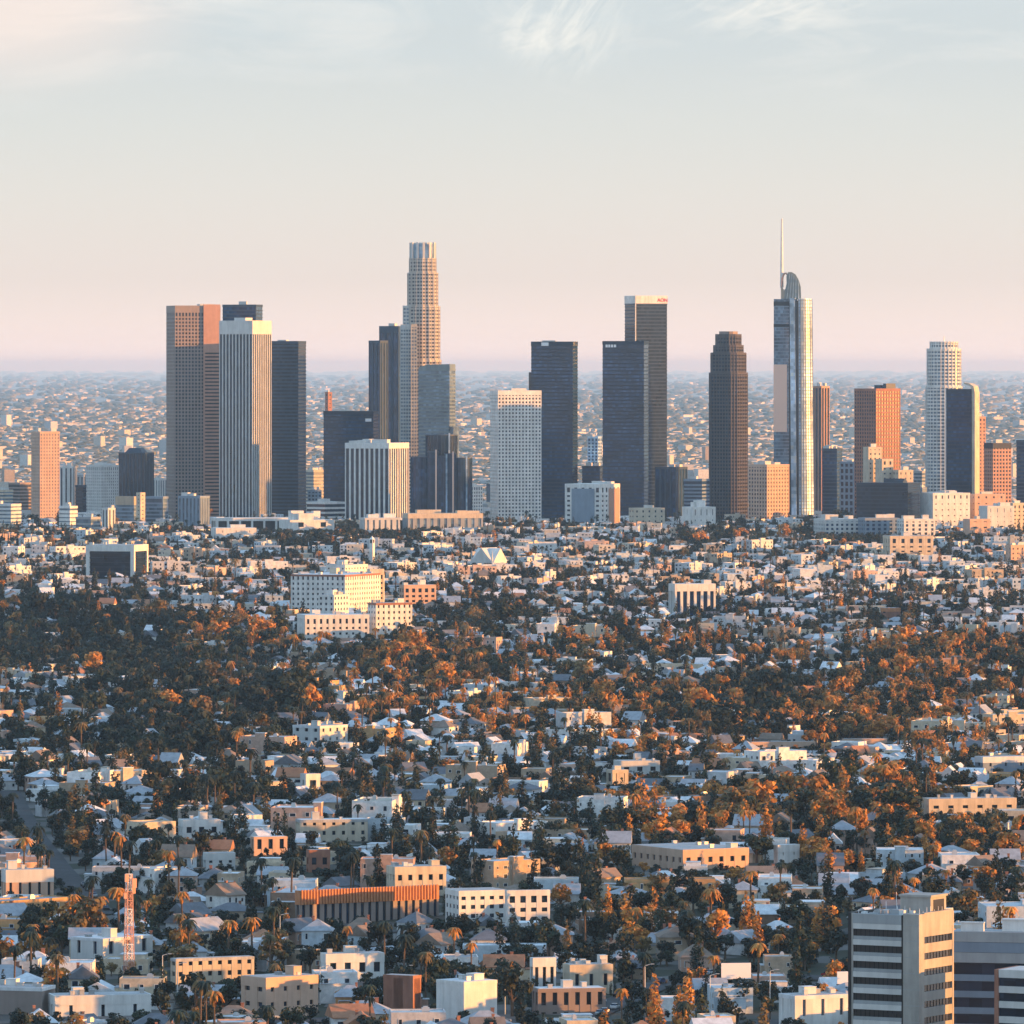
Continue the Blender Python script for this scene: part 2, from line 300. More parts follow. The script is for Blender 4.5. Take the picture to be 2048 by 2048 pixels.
def rooftop(o, L, Rr, z, n, m='pale', seed=1, hmax=4.0):
    r = random.Random(seed)
    for i in range(n):
        w, d, h = L * r.uniform(.12, .4), Rr * r.uniform(.12, .4), hmax * r.uniform(.4, 1)
        x, y = r.uniform(-.5, .5) * (L - w - 1), r.uniform(-.5, .5) * (Rr - d - 1)
        mb = MB().box(x - w / 2, x + w / 2, y - d / 2, y + d / 2, z - .3, z + h)
        mb.box(x - w / 2 - .15, x + w / 2 + .15, y - d / 2 - .15, y + d / 2 + .15, z + h, z + h + .3)
        part('roof_unit', mb, m, o)
def bld(name, label, cat, xl, xc, xr, ytop, Y, st, a=None, roof=2, roofm='pale', short=None, yvis=None, z0=None, group=None, panes=False, keep=True, roofh=4.0, deep=0):
    al, L, Rr, c = plan(xl, xc, xr, Y, a, deep); z1 = Z_at(ytop, Y)
    gz = min(terr(c[0], c[1]), terr(*c)) if z0 is None else z0
    o = thing(name, label, cat, (c[0], c[1], gz - 1), -al, group)
    facade(o, L, Rr, 0, z1 - gz + 1, st, panes)
    if roof: rooftop(o, L, Rr, z1 - gz + 1, roof, roofm, int(xl * 7 + ytop), roofh)
    note(xl, xr, ytop, yvis or (HOR + F * H / Y), Y, short); KEEP.append((c[0], c[1], .5 * math.hypot(L, Rr)))
    return o, L, Rr, z1 - gz + 1
GRID = lambda fr='white', core='glass', vp=4, vw=1.8, hp=4, hh=2, **k: dict(frame=fr, core=core, vp=vp, vw=vw, hp=hp, hh=hh, **k)
BAND = lambda fr='slate', core='glass', hp=4, hh=1.6, **k: dict(frame=fr, core=core, hp=hp, hh=hh, out=.25, **k)
STRIP = lambda fr='white', core='glass', vp=5, vw=2, **k: dict(frame=fr, core=core, vp=vp, vw=vw, **k)

# ------------------------------------------------------------------ downtown towers
DT = 'downtown towers'
T_ = lambda *a, **k: bld(*a, **k)
# far left cluster
T_('office_tower', 'slim pale tower with sunlit pink right side, leftmost tall building', 'tower', 60, 80, 118, 863, 8150, GRID('peach', 'slateglass', 3.5, 1.9, 3.6, 1.7), short='slim pink-sided tower')
T_('office_building', 'brown low office block behind the slim pale tower', 'office building', 15, 40, 62, 965, 9000, BAND('brown', 'warmglass'))
T_('office_building', 'pale mid-rise block with dark central window strip beside the slim tower', 'office building', 118, 146, 153, 933, 8350, dict(frame='pale', core='glass', vp=6, vw=3.6, cap=2), a=20)
T_('office_building', 'narrow near-black glass block between two pale mid-rises', 'office building', 150, 166, 172, 970, 8250, BAND('darkpanel', 'glass'), a=20, roof=0)
T_('apartment_tower', 'pale grey-green slab tower with dark window columns on its right', 'apartment tower', 170, 204, 236, 930, 8300, GRID('pale', 'glass', 3.2, 2.0, 3.4, 1.6), short='pale grey-green slab')
o, L, Rr, zt = T_('office_tower', 'dark blue ribbed tower with a stepped rounded top, left of brown twin', 'tower', 236, 290, 306, 905, 8500, STRIP('slate', 'glass', 4.5, 1.2, cap=1.5), a=20, roof=0, short='dark ribbed tower')
part('stepped_crown', MB().prism([(-L * .32, -Rr * .3), (L * .32, -Rr * .3), (L * .32, Rr * .3), (-L * .32, Rr * .3)], zt - .2, zt + 5, [(-L * .2, -Rr * .2), (L * .2, -Rr * .2), (L * .2, Rr * .2), (-L * .2, Rr * .2)]), 'slate', o)
T_('office_building', 'blue-grey block with a tan top band, left of the white shaft', 'office building', 230, 268, 276, 993, 7950, BAND('bluegrey', 'slateglass', cap=9, capm='tan'), a=22, roof=0)
T_('stair_tower', 'slender cream shaft standing between two blue-grey blocks', 'tower', 272, 281, 290, 985, 7930, GRID('cream', 'glass', 6, 4.5, 4, 3), roof=0)
T_('office_building', 'plain blue-grey block right of the slender cream shaft', 'office building', 290, 326, 336, 993, 7980, BAND('bluegrey', 'slateglass'), a=22, roof=0)
T_('office_building', 'blue-grey block with vertical ribs in front of the brown tower', 'office building', 355, 400, 418, 992, 7800, STRIP('bluegrey', 'slateglass', 4, 2.2), a=24, short='ribbed blue-grey block')
T_('office_building', 'pale grey low block at the left picture edge', 'office building', -20, 22, 40, 1008, 7900, BAND('pale', 'slateglass', 4, 2.4))
T_('office_building', 'white low block below the slim pale tower', 'office building', 117, 140, 154, 1012, 7750, BAND('white', 'slateglass', 4, 3))
T_('office_building', 'grey low block with a paler upper floor near the left edge', 'office building', 150, 182, 200, 1034, 7700, BAND('grey', 'slateglass', 4, 2))
T_('apartment_tower', 'narrow pale apartment slab with twin dark window lines', 'apartment tower', 203, 216, 230, 1016, 7650, dict(frame='pale', core='glass', vp=4.4, vw=3, cap=2), roof=1)
# the brown, striped and slate group
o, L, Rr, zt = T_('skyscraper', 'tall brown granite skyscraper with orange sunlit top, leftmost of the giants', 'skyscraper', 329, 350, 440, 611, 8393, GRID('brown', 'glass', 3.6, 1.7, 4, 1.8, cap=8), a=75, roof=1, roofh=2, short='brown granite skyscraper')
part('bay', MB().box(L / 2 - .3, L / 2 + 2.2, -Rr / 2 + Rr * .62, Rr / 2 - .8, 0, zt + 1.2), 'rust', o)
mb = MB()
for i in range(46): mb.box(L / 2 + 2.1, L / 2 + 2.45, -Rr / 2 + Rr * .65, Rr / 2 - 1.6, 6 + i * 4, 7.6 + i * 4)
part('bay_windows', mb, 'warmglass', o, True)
o, L, Rr, zt = T_('skyscraper', 'white pinstriped skyscraper with pale crown, right side sunlit', 'skyscraper', 437, 505, 541, 641, 8250, STRIP('pale', 'glass', 4.3, 1.35, cap=15, solo=True, out=.8, capm='pale'), roof=1, short='white pinstriped skyscraper')
T_('skyscraper', 'dark blue skyscraper showing its top behind the pinstriped one', 'skyscraper', 444, 512, 524, 609, 8480, BAND('slate', 'blueglass', 4, 1.5, cap=3), a=16, roof=1)
T_('skyscraper', 'slate dark slab skyscraper right of the white pinstriped one', 'skyscraper', 541, 597, 611, 682, 8360, BAND('slate', 'warmglass', 4, 2.0, cap=3), a=16, roof=1, roofh=2, short='slate slab skyscraper')
o, L, Rr, zt = T_('office_tower', 'broad navy glass box tower behind the white columned block', 'tower', 646, 747, 757, 822, 8500, BAND('darkpanel', 'blueglass', 4, 1.2, cap=4), a=15, roof=0, short='broad navy box tower')
part('sign', MB().box(L * .34, L * .46, -Rr / 2 - .6, -Rr / 2 - .2, zt - 12, zt - 8.5), 'sign', o)
T_('smokestack_block', 'thin brick stack rising behind the navy box tower', 'chimney', 650, 656, 664, 784, 9500, GRID('brick', 'glass', 5, 3.5, 5, 4), roof=1)
T_('office_tower', 'white columned block with dark window strips, right side sunlit', 'tower', 689, 778, 817, 886, 8000, STRIP('white', 'glass', 5.6, 2.0, cap=6, solo=True, out=.9), roof=5, short='white columned block')
# dark trio left of the round tower
T_('skyscraper', 'lower slate half of twin towers beside the tall round tower', 'skyscraper', 737, 760, 776, 681, 8700, STRIP('slate', 'blueglass', 6, 2.5, cap=3), roof=0)
T_('skyscraper', 'taller slate half of twin towers beside the tall round tower', 'skyscraper', 758, 797, 812, 652, 8760, STRIP('slate', 'blueglass', 7, 3, cap=8), roof=1)

def poly_ring(r, k, notch=.93, ph=0):
    return [((r if i % 2 == 0 else r * notch) * math.cos(2 * math.pi * i / k + ph), (r if i % 2 == 0 else r * notch) * math.sin(2 * math.pi * i / k + ph)) for i in range(k)]
def round_tower():
    Y = 8600; s = Y / F; cx = X_at(845, Y)
    o = thing('skyscraper', 'tallest round stepped cream skyscraper with finned crown, right side glowing', 'skyscraper', (cx, Y + 22, 0), 0)
    tiers = [(0, 720, 37), (720, 612, 34.5), (612, 545, 30.5), (545, 516, 27)]
    zprev = 0
    glz, bands, piers = MB(), MB(), MB()
    for i, (a, b, rp) in enumerate(tiers):
        r = rp * s; z1 = Z_at(b, Y)
        glz.prism(poly_ring(r * .955, 32), zprev, z1)
        z = zprev
        while z < z1 - 1.5: bands.prism(poly_ring(r, 32), z, z + 2.1); z += 4.1
        bands.prism(poly_ring(r * 1.01, 32), z1 - 1.4, z1)
        for x, y in poly_ring(r * .99, 32): piers.tube((x, y, zprev), (x, y, z1), .85, .85, 4)
        zprev = z1
    part('glazing', glz, 'glass', o, True); part('floor_bands', bands, 'stone', o, True); part('pier_rows', piers, 'stone', o, True)
    r = 27 * s; zc, zt = Z_at(516, Y), Z_at(486, Y)
    part('crown_drum', MB().prism(poly_ring(r * .8, 24, .97), zc, zt - 1), 'paleblue', o)
    fin = MB().box(-.9, .9, -1.3, 1.3, 0, zt - zc + 1).mesh('crown_fin', M['pale'])
    for i in range(12):
        f = link('crown_fin', fin, o); an = i * math.pi / 6 + .1; f.location = (r * .93 * math.cos(an), r * .93 * math.sin(an), zc); f.rotation_euler = (0, 0, an)
    part('helipad', MB().prism(poly_ring(r * .7, 24, 1), zt - 1, zt + .6), 'pale', o)
    # stepped wings on the left
    for nm, x0, x1, yt, dy in (('wing', 806, 830, 611, 0), ('wing', 801, 822, 652, -6), ('wing', 823, 834, 651, -24)):
        xa, xb, z1 = X_at(x0, Y) - cx, X_at(x1, Y) - cx, Z_at(yt, Y)
        part('wing_glazing', MB().box(xa + .4, xb - .4, dy - 10, dy + 14, 0, z1 - 1), 'slateglass', o)
        b = MB(); z = 0
        while z < z1: b.box(xa, xb, dy - 10.4, dy + 14.4, z, z + 2.0); z += 4.1
        b.box(xa - .1, xb + .1, dy - 10.5, dy + 14.5, z1 - 2, z1)
        k = max(2, round((xb - xa) / 3.2))
        for i in range(k + 1): x = xa + (xb - xa) * i / k; b.box(x - .5, x + .5, dy - 10.6, dy - 9.5, 0, z1)
        part('wing_frame', b, 'pale' if x0 < 820 else 'cream', o, True)
    note(801, 882, 483, 1030, Y, 'tall round skyscraper'); KEEP.append((cx, Y + 22, 25))
round_tower()
o, L, Rr, zt = T_('skyscraper', 'grey-green glass tower with sloped top in front of the round tower', 'skyscraper', 836, 898, 911, 738, 8400, BAND('greygreen', 'slateglass', 4, 1.7, cap=2), a=18, roof=0, short='grey-green glass tower')
part('sloped_top', MB().xz([(-L / 2, zt), (L / 2, zt), (L / 2, zt + 5.5), (-L * .2, zt + 5), (-L / 2 + 1, zt + 2.5)], -Rr / 2 + 1, Rr / 2 - 1), 'greygreen', o)
part('lower_wing', MB().box(L / 2 - .2, L / 2 + 4, -Rr / 2 + 2, Rr / 2, 0, zt * .62), 'slateglass', o)
def drum_hotel():
    Y = 8150; s = Y / F; cx = X_at(882, Y)
    o = thing('hotel', 'dark mirrored hotel of clustered glass cylinders below the grey-green tower', 'hotel', (cx, Y + 30, 0))
    for x, yt, rp, dy in ((846, 916, 25, 0), (922, 918, 22, 2), (882, 872, 32, 22), (882, 914, 22, -14), (866, 905, 12, -20), (900, 909, 12, -18)):
        X, r, z1 = X_at(x, Y) - cx, rp * s, Z_at(yt, Y)
        ring = lambda q: [(X + px * q, dy + py * q) for px, py in poly_ring(r, 28, 1)]
        part('drum', MB().prism(ring(.99), 0, z1), 'blueglass' if yt > 880 else 'glass', o)
        b = MB()
        for i in range(28):
            x_, y_ = ring(1.0)[i]; b.tube((x_, y_, 0), (x_, y_, z1), .28, .28, 4)
        part('mullions', b, 'slate', o, True)
        b = MB(); b.prism(ring(1.02), z1, z1 + 1.2); part('drum_cap', b, 'slate', o)
        part('lift_shaft', MB().box(X - .9 + r * .5, X + .9 + r * .5, dy - r * .95, dy - r * .8, 0, z1 + 3), 'paleblue' if rp > 20 else 'glare_peach', o)
    note(820, 944, 870, 1045, Y, 'cylinder hotel'); KEEP.append((cx, Y + 30, 40))
drum_hotel()
T_('office_tower', 'white gridded tower with square windows, top rows sunlit', 'tower', 980, 996, 1083, 781, 8100, GRID('white', 'glass', 3.75, 1.75, 3.9, 1.9, cap=5, out=.8), a=74, roof=1, roofh=2, short='white gridded tower')
o, L, Rr, zt = T_('skyscraper', 'dark navy skyscraper behind the white gridded tower', 'skyscraper', 1062, 1146, 1156, 683, 8350, BAND('darkpanel', 'blueglass', 4, 1.4, cap=5), a=16, roof=1, roofh=1.5, short='navy skyscraper')
part('sign', MB().box(-L * .25, -L * .08, -Rr / 2 - .6, -Rr / 2 - .2, zt - 4.8, zt - 1), 'sign', o)
part('side_wing', MB().box(-L / 2 - 3, -L / 2 + .2, -Rr / 2 + 1.5, Rr / 2 - 1, 0, zt - 34), 'warmglass', o)
T_('office_tower', 'small blue gridded tower far behind, right of the navy skyscraper', 'tower', 1175, 1196, 1204, 873, 9300, GRID('paleblue', 'blueglass', 4, 1.8, 4, 1.6))
o, L, Rr, zt = T_('office_building', 'white mid-rise with rounded blue glass front and brown right end', 'office building', 1130, 1202, 1241, 968, 7900, GRID('white', 'glass', 9, 5, 5, 3, cap=4, out=.5), short='blue-fronted mid-rise')
part('glass_front', MB().prism([(-L * .30 + L * .62 * i / 10, -Rr / 2 - 1.2 - 1.6 * math.sin(math.pi * i / 10)) for i in range(11)] + [(L * .32, -Rr / 2), (-L * .30, -Rr / 2)], 2, zt - 5), 'bluegrey', o)
part('brick_panel', MB().box(L / 2, L / 2 + .5, -Rr * .1, Rr * .46, 2, zt - 5), 'rust', o)
o, L, Rr, zt = T_('skyscraper', 'broad navy skyscraper with white lettering, in front of the tallest dark one', 'skyscraper', 1205, 1288, 1298, 682, 8200, BAND('darkpanel', 'blueglass', 4, 1.3, cap=4), a=16, roof=0, short='lettered navy skyscraper')
for i, w in enumerate((2.4, 2.2, 2.2, 2.6)):
    part('sign_letter', MB().box(-L * .42 + i * 3.1, -L * .42 + i * 3.1 + w, -Rr / 2 - .7, -Rr / 2 - .3, zt - 6.8, zt - 3.9), 'sign', o)
o, L, Rr, zt = T_('skyscraper', 'tallest dark bronze skyscraper with cream sunlit crown and red letters', 'skyscraper', 1250, 1271, 1335, 607, 8450, dict(frame='slate', core='glass', hp=4, hh=1.4, out=.3, cap=1.5), a=70, roof=0, short='dark bronze skyscraper')
part('crown', MB().box(-L / 2 + .4, L / 2 + .3, -Rr / 2 - .3, Rr / 2 + .2, zt, zt + 8.8), 'white', o)
part('corner_strip', MB().box(L / 2 - .2, L / 2 + .5, -Rr / 2 - .5, -Rr / 2 + .6, 0, zt), 'pale', o)
fc = bpy.data.curves.new('letters', 'FONT'); fc.body = 'AON'; fc.size = 5.6; fc.extrude = .15; fc.space_character = .95
fo = bpy.data.objects.new('letters_tmp', fc); C.objects.link(fo); bpy.context.view_layer.update()
fm = bpy.data.meshes.new_from_object(fo); bpy.data.objects.remove(fo); fm.materials.append(M['red'])
w = link('sign_letters', fm, o, 'stuff'); w.rotation_euler = (R_(90), 0, R_(90)); w.location = (L / 2 + .55, Rr / 2 - 12, zt + 2)
T_('office_building', 'dark low block left of the broad navy skyscraper base', 'office building', 1164, 1200, 1212, 932, 8350, BAND('darkpanel', 'blueglass'), a=18)
T_('office_building', 'navy mid-rise block right of the dark bronze skyscraper', 'office building', 1310, 1352, 1376, 934, 8300, STRIP('slate', 'blueglass', 6, 2), short='navy mid-rise')
T_('office_building', 'blue mid-rise block left of the stepped brown tower', 'office building', 1368, 1404, 1420, 958, 8200, BAND('bluegrey', 'blueglass', 4, 2))

def stepped_tower():
    Y = 8250; s = Y / F
    al, L, Rr, c = plan(1415, 1470, 1501, Y, 31)
    o = thing('skyscraper', 'brown stone skyscraper with chamfered stepped crown, sunlit right of centre', 'skyscraper', (c[0], c[1], 0), -al)
    cham = lambda l, r, ch: [(-l / 2 + ch, -r / 2), (l / 2 - ch, -r / 2), (l / 2, -r / 2 + ch), (l / 2, r / 2 - ch), (l / 2 - ch, r / 2), (-l / 2 + ch, r / 2), (-l / 2, r / 2 - ch), (-l / 2, -r / 2 + ch)]
    zp = 0; g, b, p = MB(), MB(), MB()
    for yt, q, ch in ((745, 1.0, 5), (706, .93, 5), (690, .80, 5), (668, .70, 5)):
        z1 = Z_at(yt, Y); g.prism(cham(L * q - 1.2, Rr * q - 1.2, ch), zp, z1)
        z = zp
        while z < z1 - 1: b.prism(cham(L * q, Rr * q, ch), z, z + 1.9); z += 4
        b.prism(cham(L * q + .6, Rr * q + .6, ch), z1 - 2, z1)
        P = cham(L * q - .2, Rr * q - .2, ch)
        for i in range(8):
            a0, a1 = Vector(P[i]), Vector(P[(i + 1) % 8]); k = max(1, round((a1 - a0).length / 3.6))
            for j in range(k): v = a0.lerp(a1, j / k); p.tube((v.x, v.y, zp), (v.x, v.y, z1), .75, .75, 4)
        zp = z1
    part('glazing', g, 'glass', o, True); part('floor_bands', b, 'darkstone', o, True); part('pier_rows', p, 'darkstone', o, True)
    part('roof_cap', MB().prism(cham(L * .5, Rr * .5, 3), zp, zp + 3), 'brown', o)
    note(1415, 1501, 665, 1040, Y, 'stepped brown skyscraper'); KEEP.append((c[0], c[1], 25))
stepped_tower()

def sail_tower():
    Y = 8700; s = Y / F; cx = X_at(1587, Y)
    o = thing('skyscraper', 'glass skyscraper with curved sail crown and tall white spire', 'skyscraper', (cx, Y + 15, 0))
    xx = lambda p: X_at(p, Y) - cx
    zz = lambda y: Z_at(y, Y)
    zs = zz(598)
    part('west_slab', MB().prism([(xx(1548), -8), (xx(1578), -14), (xx(1584), 14), (xx(1552), 16)], 0, zs), 'slateglass', o)
    b = MB(); z = 4
    while z < zs - 8: b.prism([(xx(1548) - .2, -8.2), (xx(1578), -14.2), (xx(1578) + .2, -13.6), (xx(1548), -7.6)], z, z + .9); z += 4
    part('floor_bands', b, 'bluegrey', o, True)
    for ya, yb in ((603, 611), (648, 654)): part('louvre_band', MB().prism([(xx(1548) - .25, -8.3), (xx(1578), -14.3), (xx(1578), -13.4), (xx(1548), -7.4)], zz(yb), zz(ya)), 'black', o)
    part('painted_glare_panel', MB().prism([(xx(1547.5), -8.5), (xx(1574), -13.9), (xx(1574), -13), (xx(1547.5), -7.4)], zz(864), zz(729)), 'glare_peach', o)  # sunset reflection on the slab, painted as a peach-coloured panel
    part('groove', MB().prism([(xx(1577), -12), (xx(1600), -12), (xx(1600), 12), (xx(1577), 12)], 0, zs - 2), 'glass', o)
    part('pale_fin', MB().prism([(xx(1583), -16), (xx(1593), -17), (xx(1596), 6), (xx(1582), 6)], 0, zs + 1, [(xx(1579), -16), (xx(1589), -17), (xx(1596), 6), (xx(1580), 6)]), 'paleblue', o)
    n = 12; base = [(xx(1598 + (1629 - 1598) * i / n), -16 + 10 * (i / n) ** 2) for i in range(n + 1)] + [(xx(1629), 14), (xx(1598), 14)]
    topp = [(xx(1597 + (1625 - 1597) * i / n), -16 + 10 * (i / n) ** 2) for i in range(n + 1)] + [(xx(1625), 14), (xx(1597), 14)]
    part('glass_bay', MB().prism(base, 0, zs + .5, topp), 'paleblue', o)
    b = MB(); z = 3
    while z < zs:
        q = z / zs; P = [(u[0] * (1 - q) + v[0] * q, (u[1] * (1 - q) + v[1] * q) - .35) for u, v in zip(base[:n + 1], topp[:n + 1])]
        P2 = [(x + .3, y + 1.0) for x, y in reversed(P)]; b.prism(P + [(P[-1][0] + .4, 13.5), (P2[0][0] - .2, 13.5)] + P2[1:], z, z + .8); z += 4
    part('glass_bay_bands', b, 'bluegrey', o, True)
    b = MB()
    for i in range(0, n + 1, 2):
        (x0, y0), (x1, y1) = base[i], topp[i]; b.tube((x0, y0 - .4, 0), (x1, y1 - .4, zs), 1.0 if i == 2 else .3, None, 4)
    part('glass_bay_fins', b, 'bluegrey', o, True)
    sail = [(1563, 598), (1603, 598), (1602, 573), (1598, 560), (1592, 549), (1584, 544), (1577, 544), (1574, 552), (1574.5, 566), (1572, 577), (1569, 580), (1566, 576), (1563, 572)]
    part('sail_crown', MB().xz([(xx(x), zz(y)) for x, y in sail], -7, 9), 'greygreen', o)
    part('crown_arch', MB().xz([(xx(x), zz(y)) for x, y in ((1562.5, 575), (1564.5, 575), (1566, 562), (1569, 551), (1572, 547), (1575, 550), (1576.5, 556), (1577.5, 550), (1573, 544.5), (1568, 546), (1564, 556))], -6, 8), 'rust', o)
    b = MB()
    for i in range(5): b.tube((xx(1574 + 6 * i), -7.3, zs), (xx(1580 + 4.2 * i), -7.3, zz(548 + 4.5 * max(0, i - 1))), .4, None, 4)
    part('crown_ribs', b, 'paleblue', o, True)
    part('spire', MB().tube((xx(1564.5), 0, zz(575)), (xx(1564.5), 0, zz(505)), 2.0, 1.5, 8).tube((xx(1564.5), 0, zz(505)), (xx(1564.5), 0, zz(437)), 1.5, .9, 8), 'white', o)
    note(1547, 1629, 437, 1030, Y, 'spired glass skyscraper'); KEEP.append((cx, Y + 15, 35))
sail_tower()
T_('office_building', 'orange brick tower with square windows at the foot of the spired skyscraper', 'tower', 1498, 1534, 1580, 929, 8100, GRID('peach', 'glass', 4.2, 2, 4.2, 2, cap=3), a=50, roof=3, short='orange square-windowed block')
T_('office_tower', 'dark tower with a sunlit narrow right edge behind the spired skyscraper', 'tower', 1624, 1643, 1660, 772, 8950, STRIP('rust', 'glass', 5, 1.5), roof=2)
T_('office_tower', 'navy tower with a thin orange strip right of the spired skyscraper', 'tower', 1644, 1674, 1686, 897, 8350, BAND('slate', 'blueglass', 4, 1.2), a=24, roof=3)
T_('parking_structure', 'pale lattice-fronted block with large dark openings', 'office building', 1680, 1716, 1730, 923, 8200, GRID('bluegrey', 'glass', 6, 2, 7, 2.4, out=1), a=24, short='lattice-fronted block')
T_('office_tower', 'tower with dark left side and glowing red gridded right side', 'tower', 1711, 1752, 1803, 777, 7996, GRID('brick', 'glass', 3.9, 1.5, 4, 1.6, cap=3), roof=2, roofm='slate', roofh=5, short='red gridded tower')
T_('office_building', 'cream stepped block with arched attic in front of the red gridded tower', 'office building', 1727, 1737, 1764, 894, 7850, GRID('cream', 'glass', 5, 3.4, 5, 3.2), a=66, roof=1)
T_('office_building', 'cream block with flat cornice beside the stepped cream block', 'office building', 1752, 1764, 1787, 918, 7830, GRID('cream', 'glass', 6, 4.4, 5, 3.4), a=66, roof=0)
T_('office_building', 'small cream sunlit block right of the cream cornice block', 'office building', 1786, 1797, 1827, 940, 7820, GRID('cream', 'glass', 6, 4.4, 5, 3.4), a=66, roof=1)
T_('office_building', 'wide dark banded low block below the red gridded tower', 'office building', 1714, 1816, 1846, 966, 7750, BAND('darkpanel', 'glass', 4, 1.4, cap=2.5), a=18, roof=2, roofm='slate', short='dark banded block')
def lattice_tower():
    Y = 8350; s = Y / F; cx = X_at(1890, Y)
    o = thing('skyscraper', 'white lattice skyscraper with rounded stepped top near the right edge', 'skyscraper', (cx, Y + 20, 0))
    ell = lambda rx, ry, k=28: [(rx * math.cos(2 * math.pi * i / k), ry * math.sin(2 * math.pi * i / k)) for i in range(k)]
    zp = 0
    g, b, p = MB(), MB(), MB()
    for yt, rp in ((773, 36.5), (697, 34), (683, 28)):
        z1 = Z_at(yt, Y); r = rp * s; g.prism(ell(r - .6, r * .85 - .6), zp, z1 - .5); z = zp
        while z < z1 - 1: b.prism(ell(r, r * .85), z, z + 1.8); z += 3.9
        b.prism(ell(r + .25, r * .85 + .25), z1 - 1.5, z1)
        for x, y in ell(r, r * .85): p.tube((x, y, zp), (x, y, z1), .7, None, 4)
        zp = z1
    part('glazing', g, 'slateglass', o, True); part('floor_bands', b, 'white', o, True); part('pier_rows', p, 'white', o, True)
    part('mast', MB().tube((0, 0, zp - 1), (0, 0, zp + 6), .5, .3), 'steel', o)
    note(1852, 1928, 683, 1040, Y, 'white lattice skyscraper'); KEEP.append((cx, Y + 20, 25))
lattice_tower()
o, L, Rr, zt = T_('skyscraper', 'navy slab skyscraper with rounded sunlit right edge by the lattice tower', 'skyscraper', 1893, 1943, 1955, 778, 8150, BAND('darkpanel', 'blueglass', 4, 1.3, cap=3), a=20, roof=0, short='navy slab')
part('rounded_edge', MB().xz([(L / 2 + .1, 0), (L / 2 + 3.5, 0), (L / 2 + 3.5, zt - 4), (L / 2 + 2, zt + 3), (L / 2 - 3, zt + 6), (L / 2 - 9, zt + 7), (L / 2 - 9, zt + 5.5), (L / 2 - 2, zt + 3), (L / 2 + .1, zt - 2)], -Rr / 2 + 1, Rr / 2 - .5), 'cream', o)
part('edge_fin', MB().box(-L / 2 - .8, -L / 2 + .3, -Rr / 2 - .5, -Rr / 2 + 1, 0, zt), 'white', o)
T_('office_tower', 'narrow orange brick tower right of the navy slab', 'tower', 1950, 1958, 1972, 833, 8300, GRID('rust', 'glass', 4, 2.6, 4, 2.4), a=62, roof=1)
T_('office_tower', 'dark tower with orange gridded centre and pale roof room near right edge', 'tower', 1970, 1986, 2024, 886, 8000, GRID('rust', 'glass', 4, 1.7, 4, 1.9, cap=6, capm='darkpanel'), a=64, roof=2, short='orange gridded tower')
T_('office_tower', 'dark blue slab cut off by the right picture edge', 'tower', 2033, 2060, 2072, 880, 8100, BAND('slate', 'blueglass'), a=20)
T_('office_building', 'broad white sunlit block below the white lattice skyscraper', 'office building', 1843, 1866, 1942, 986, 7750, GRID('white', 'glass', 7, 5.4, 6, 4.8), a=68, roof=3, roofh=3, short='broad white block')
T_('office_building', 'orange sunlit block right of the broad white block', 'office building', 1938, 1950, 2012, 988, 7780, GRID('peach', 'glass', 8, 6.6, 6, 5), a=70, roof=1, roofh=3)
T_('office_building', 'pale mauve block with plain walls near right edge', 'office building', 1960, 1975, 2030, 1012, 7600, GRID('pale', 'slateglass', 8, 6.6, 5, 4), a=68, roof=2)
T_('office_building', 'cream block cut by the right picture edge below the towers', 'office building', 2016, 2026, 2070, 1006, 7650, GRID('cream', 'glass', 5, 3.4, 4, 2.4), a=60)
T_('office_building', 'small peach cube building near right edge, below the mauve block', 'office building', 1928, 1940, 1982, 1038, 7450, GRID('peach', 'glass', 9, 7.6, 6, 4.6), a=68, roof=1)
# low blocks at the foot of the towers
T_('conference_centre', 'long white flat slab roof building at the pinstriped tower foot', 'public building', 420, 432, 600, 1036, 7700, dict(frame='white', core='black', vp=12, vw=2, cap=3.2, out=2.5), a=78, roof=0, short='flat slab building')
T_('public_building', 'white windowless block below the long flat slab roof', 'public building', 420, 432, 512, 1056, 7480, GRID('white', 'glass', 16, 13, 7, 5.6), a=76, roof=1, roofm='white')
T_('concert_hall', 'white piled curving hall right of the long flat slab', 'public building', 556, 580, 668, 1040, 7650, GRID('white', 'glass', 20, 18, 9, 8), a=70, roof=6, roofm='white', roofh=11, short='white piled hall')
T_('office_building', 'low dark and white block below the navy box tower', 'office building', 612, 650, 690, 1004, 8150, BAND('white', 'glass', 5, 2.2), roof=1)
T_('office_building', 'long peach roofed row with grey columns below the white gridded tower', 'public building', 804, 816, 966, 1027, 7650, dict(frame='grey', core='slateglass', vp=7, vw=4, cap=5, capm='cream', out=.6), a=76, roof=3, roofm='cream', short='long peach row')
T_('office_building', 'grey ribbed long low block left of the peach row', 'public building', 718, 730, 800, 1036, 7600, STRIP('pale', 'slateglass', 6, 4, cap=2), a=76, roof=3, roofm='white')
T_('office_building', 'low cream block right of the white blue-fronted mid-rise', 'office building', 1258, 1268, 1330, 1016, 7850, GRID('cream', 'glass', 7, 5, 5, 3.4), a=72)
T_('office_building', 'white angled low block left of the stepped brown tower foot', 'office building', 1365, 1385, 1432, 1014, 7800, GRID('white', 'glass', 8, 6, 6, 4.4), a=60, roof=3, roofm='white', roofh=8)
T_('apartment_building', 'pale blue-grey long apartment block before the dark banded block', 'apartment building', 1630, 1650, 1720, 1038, 7350, GRID('pale', 'blueglass', 5, 2.6, 4, 1.8), a=74, roof=2, short='pale long apartment block')
T_('apartment_building', 'blue panelled apartment block among white ones, right of centre', 'apartment building', 1718, 1730, 1800, 1036, 7330, GRID('bluegrey', 'blueglass', 6, 3, 4, 1.6), a=74, roof=2)
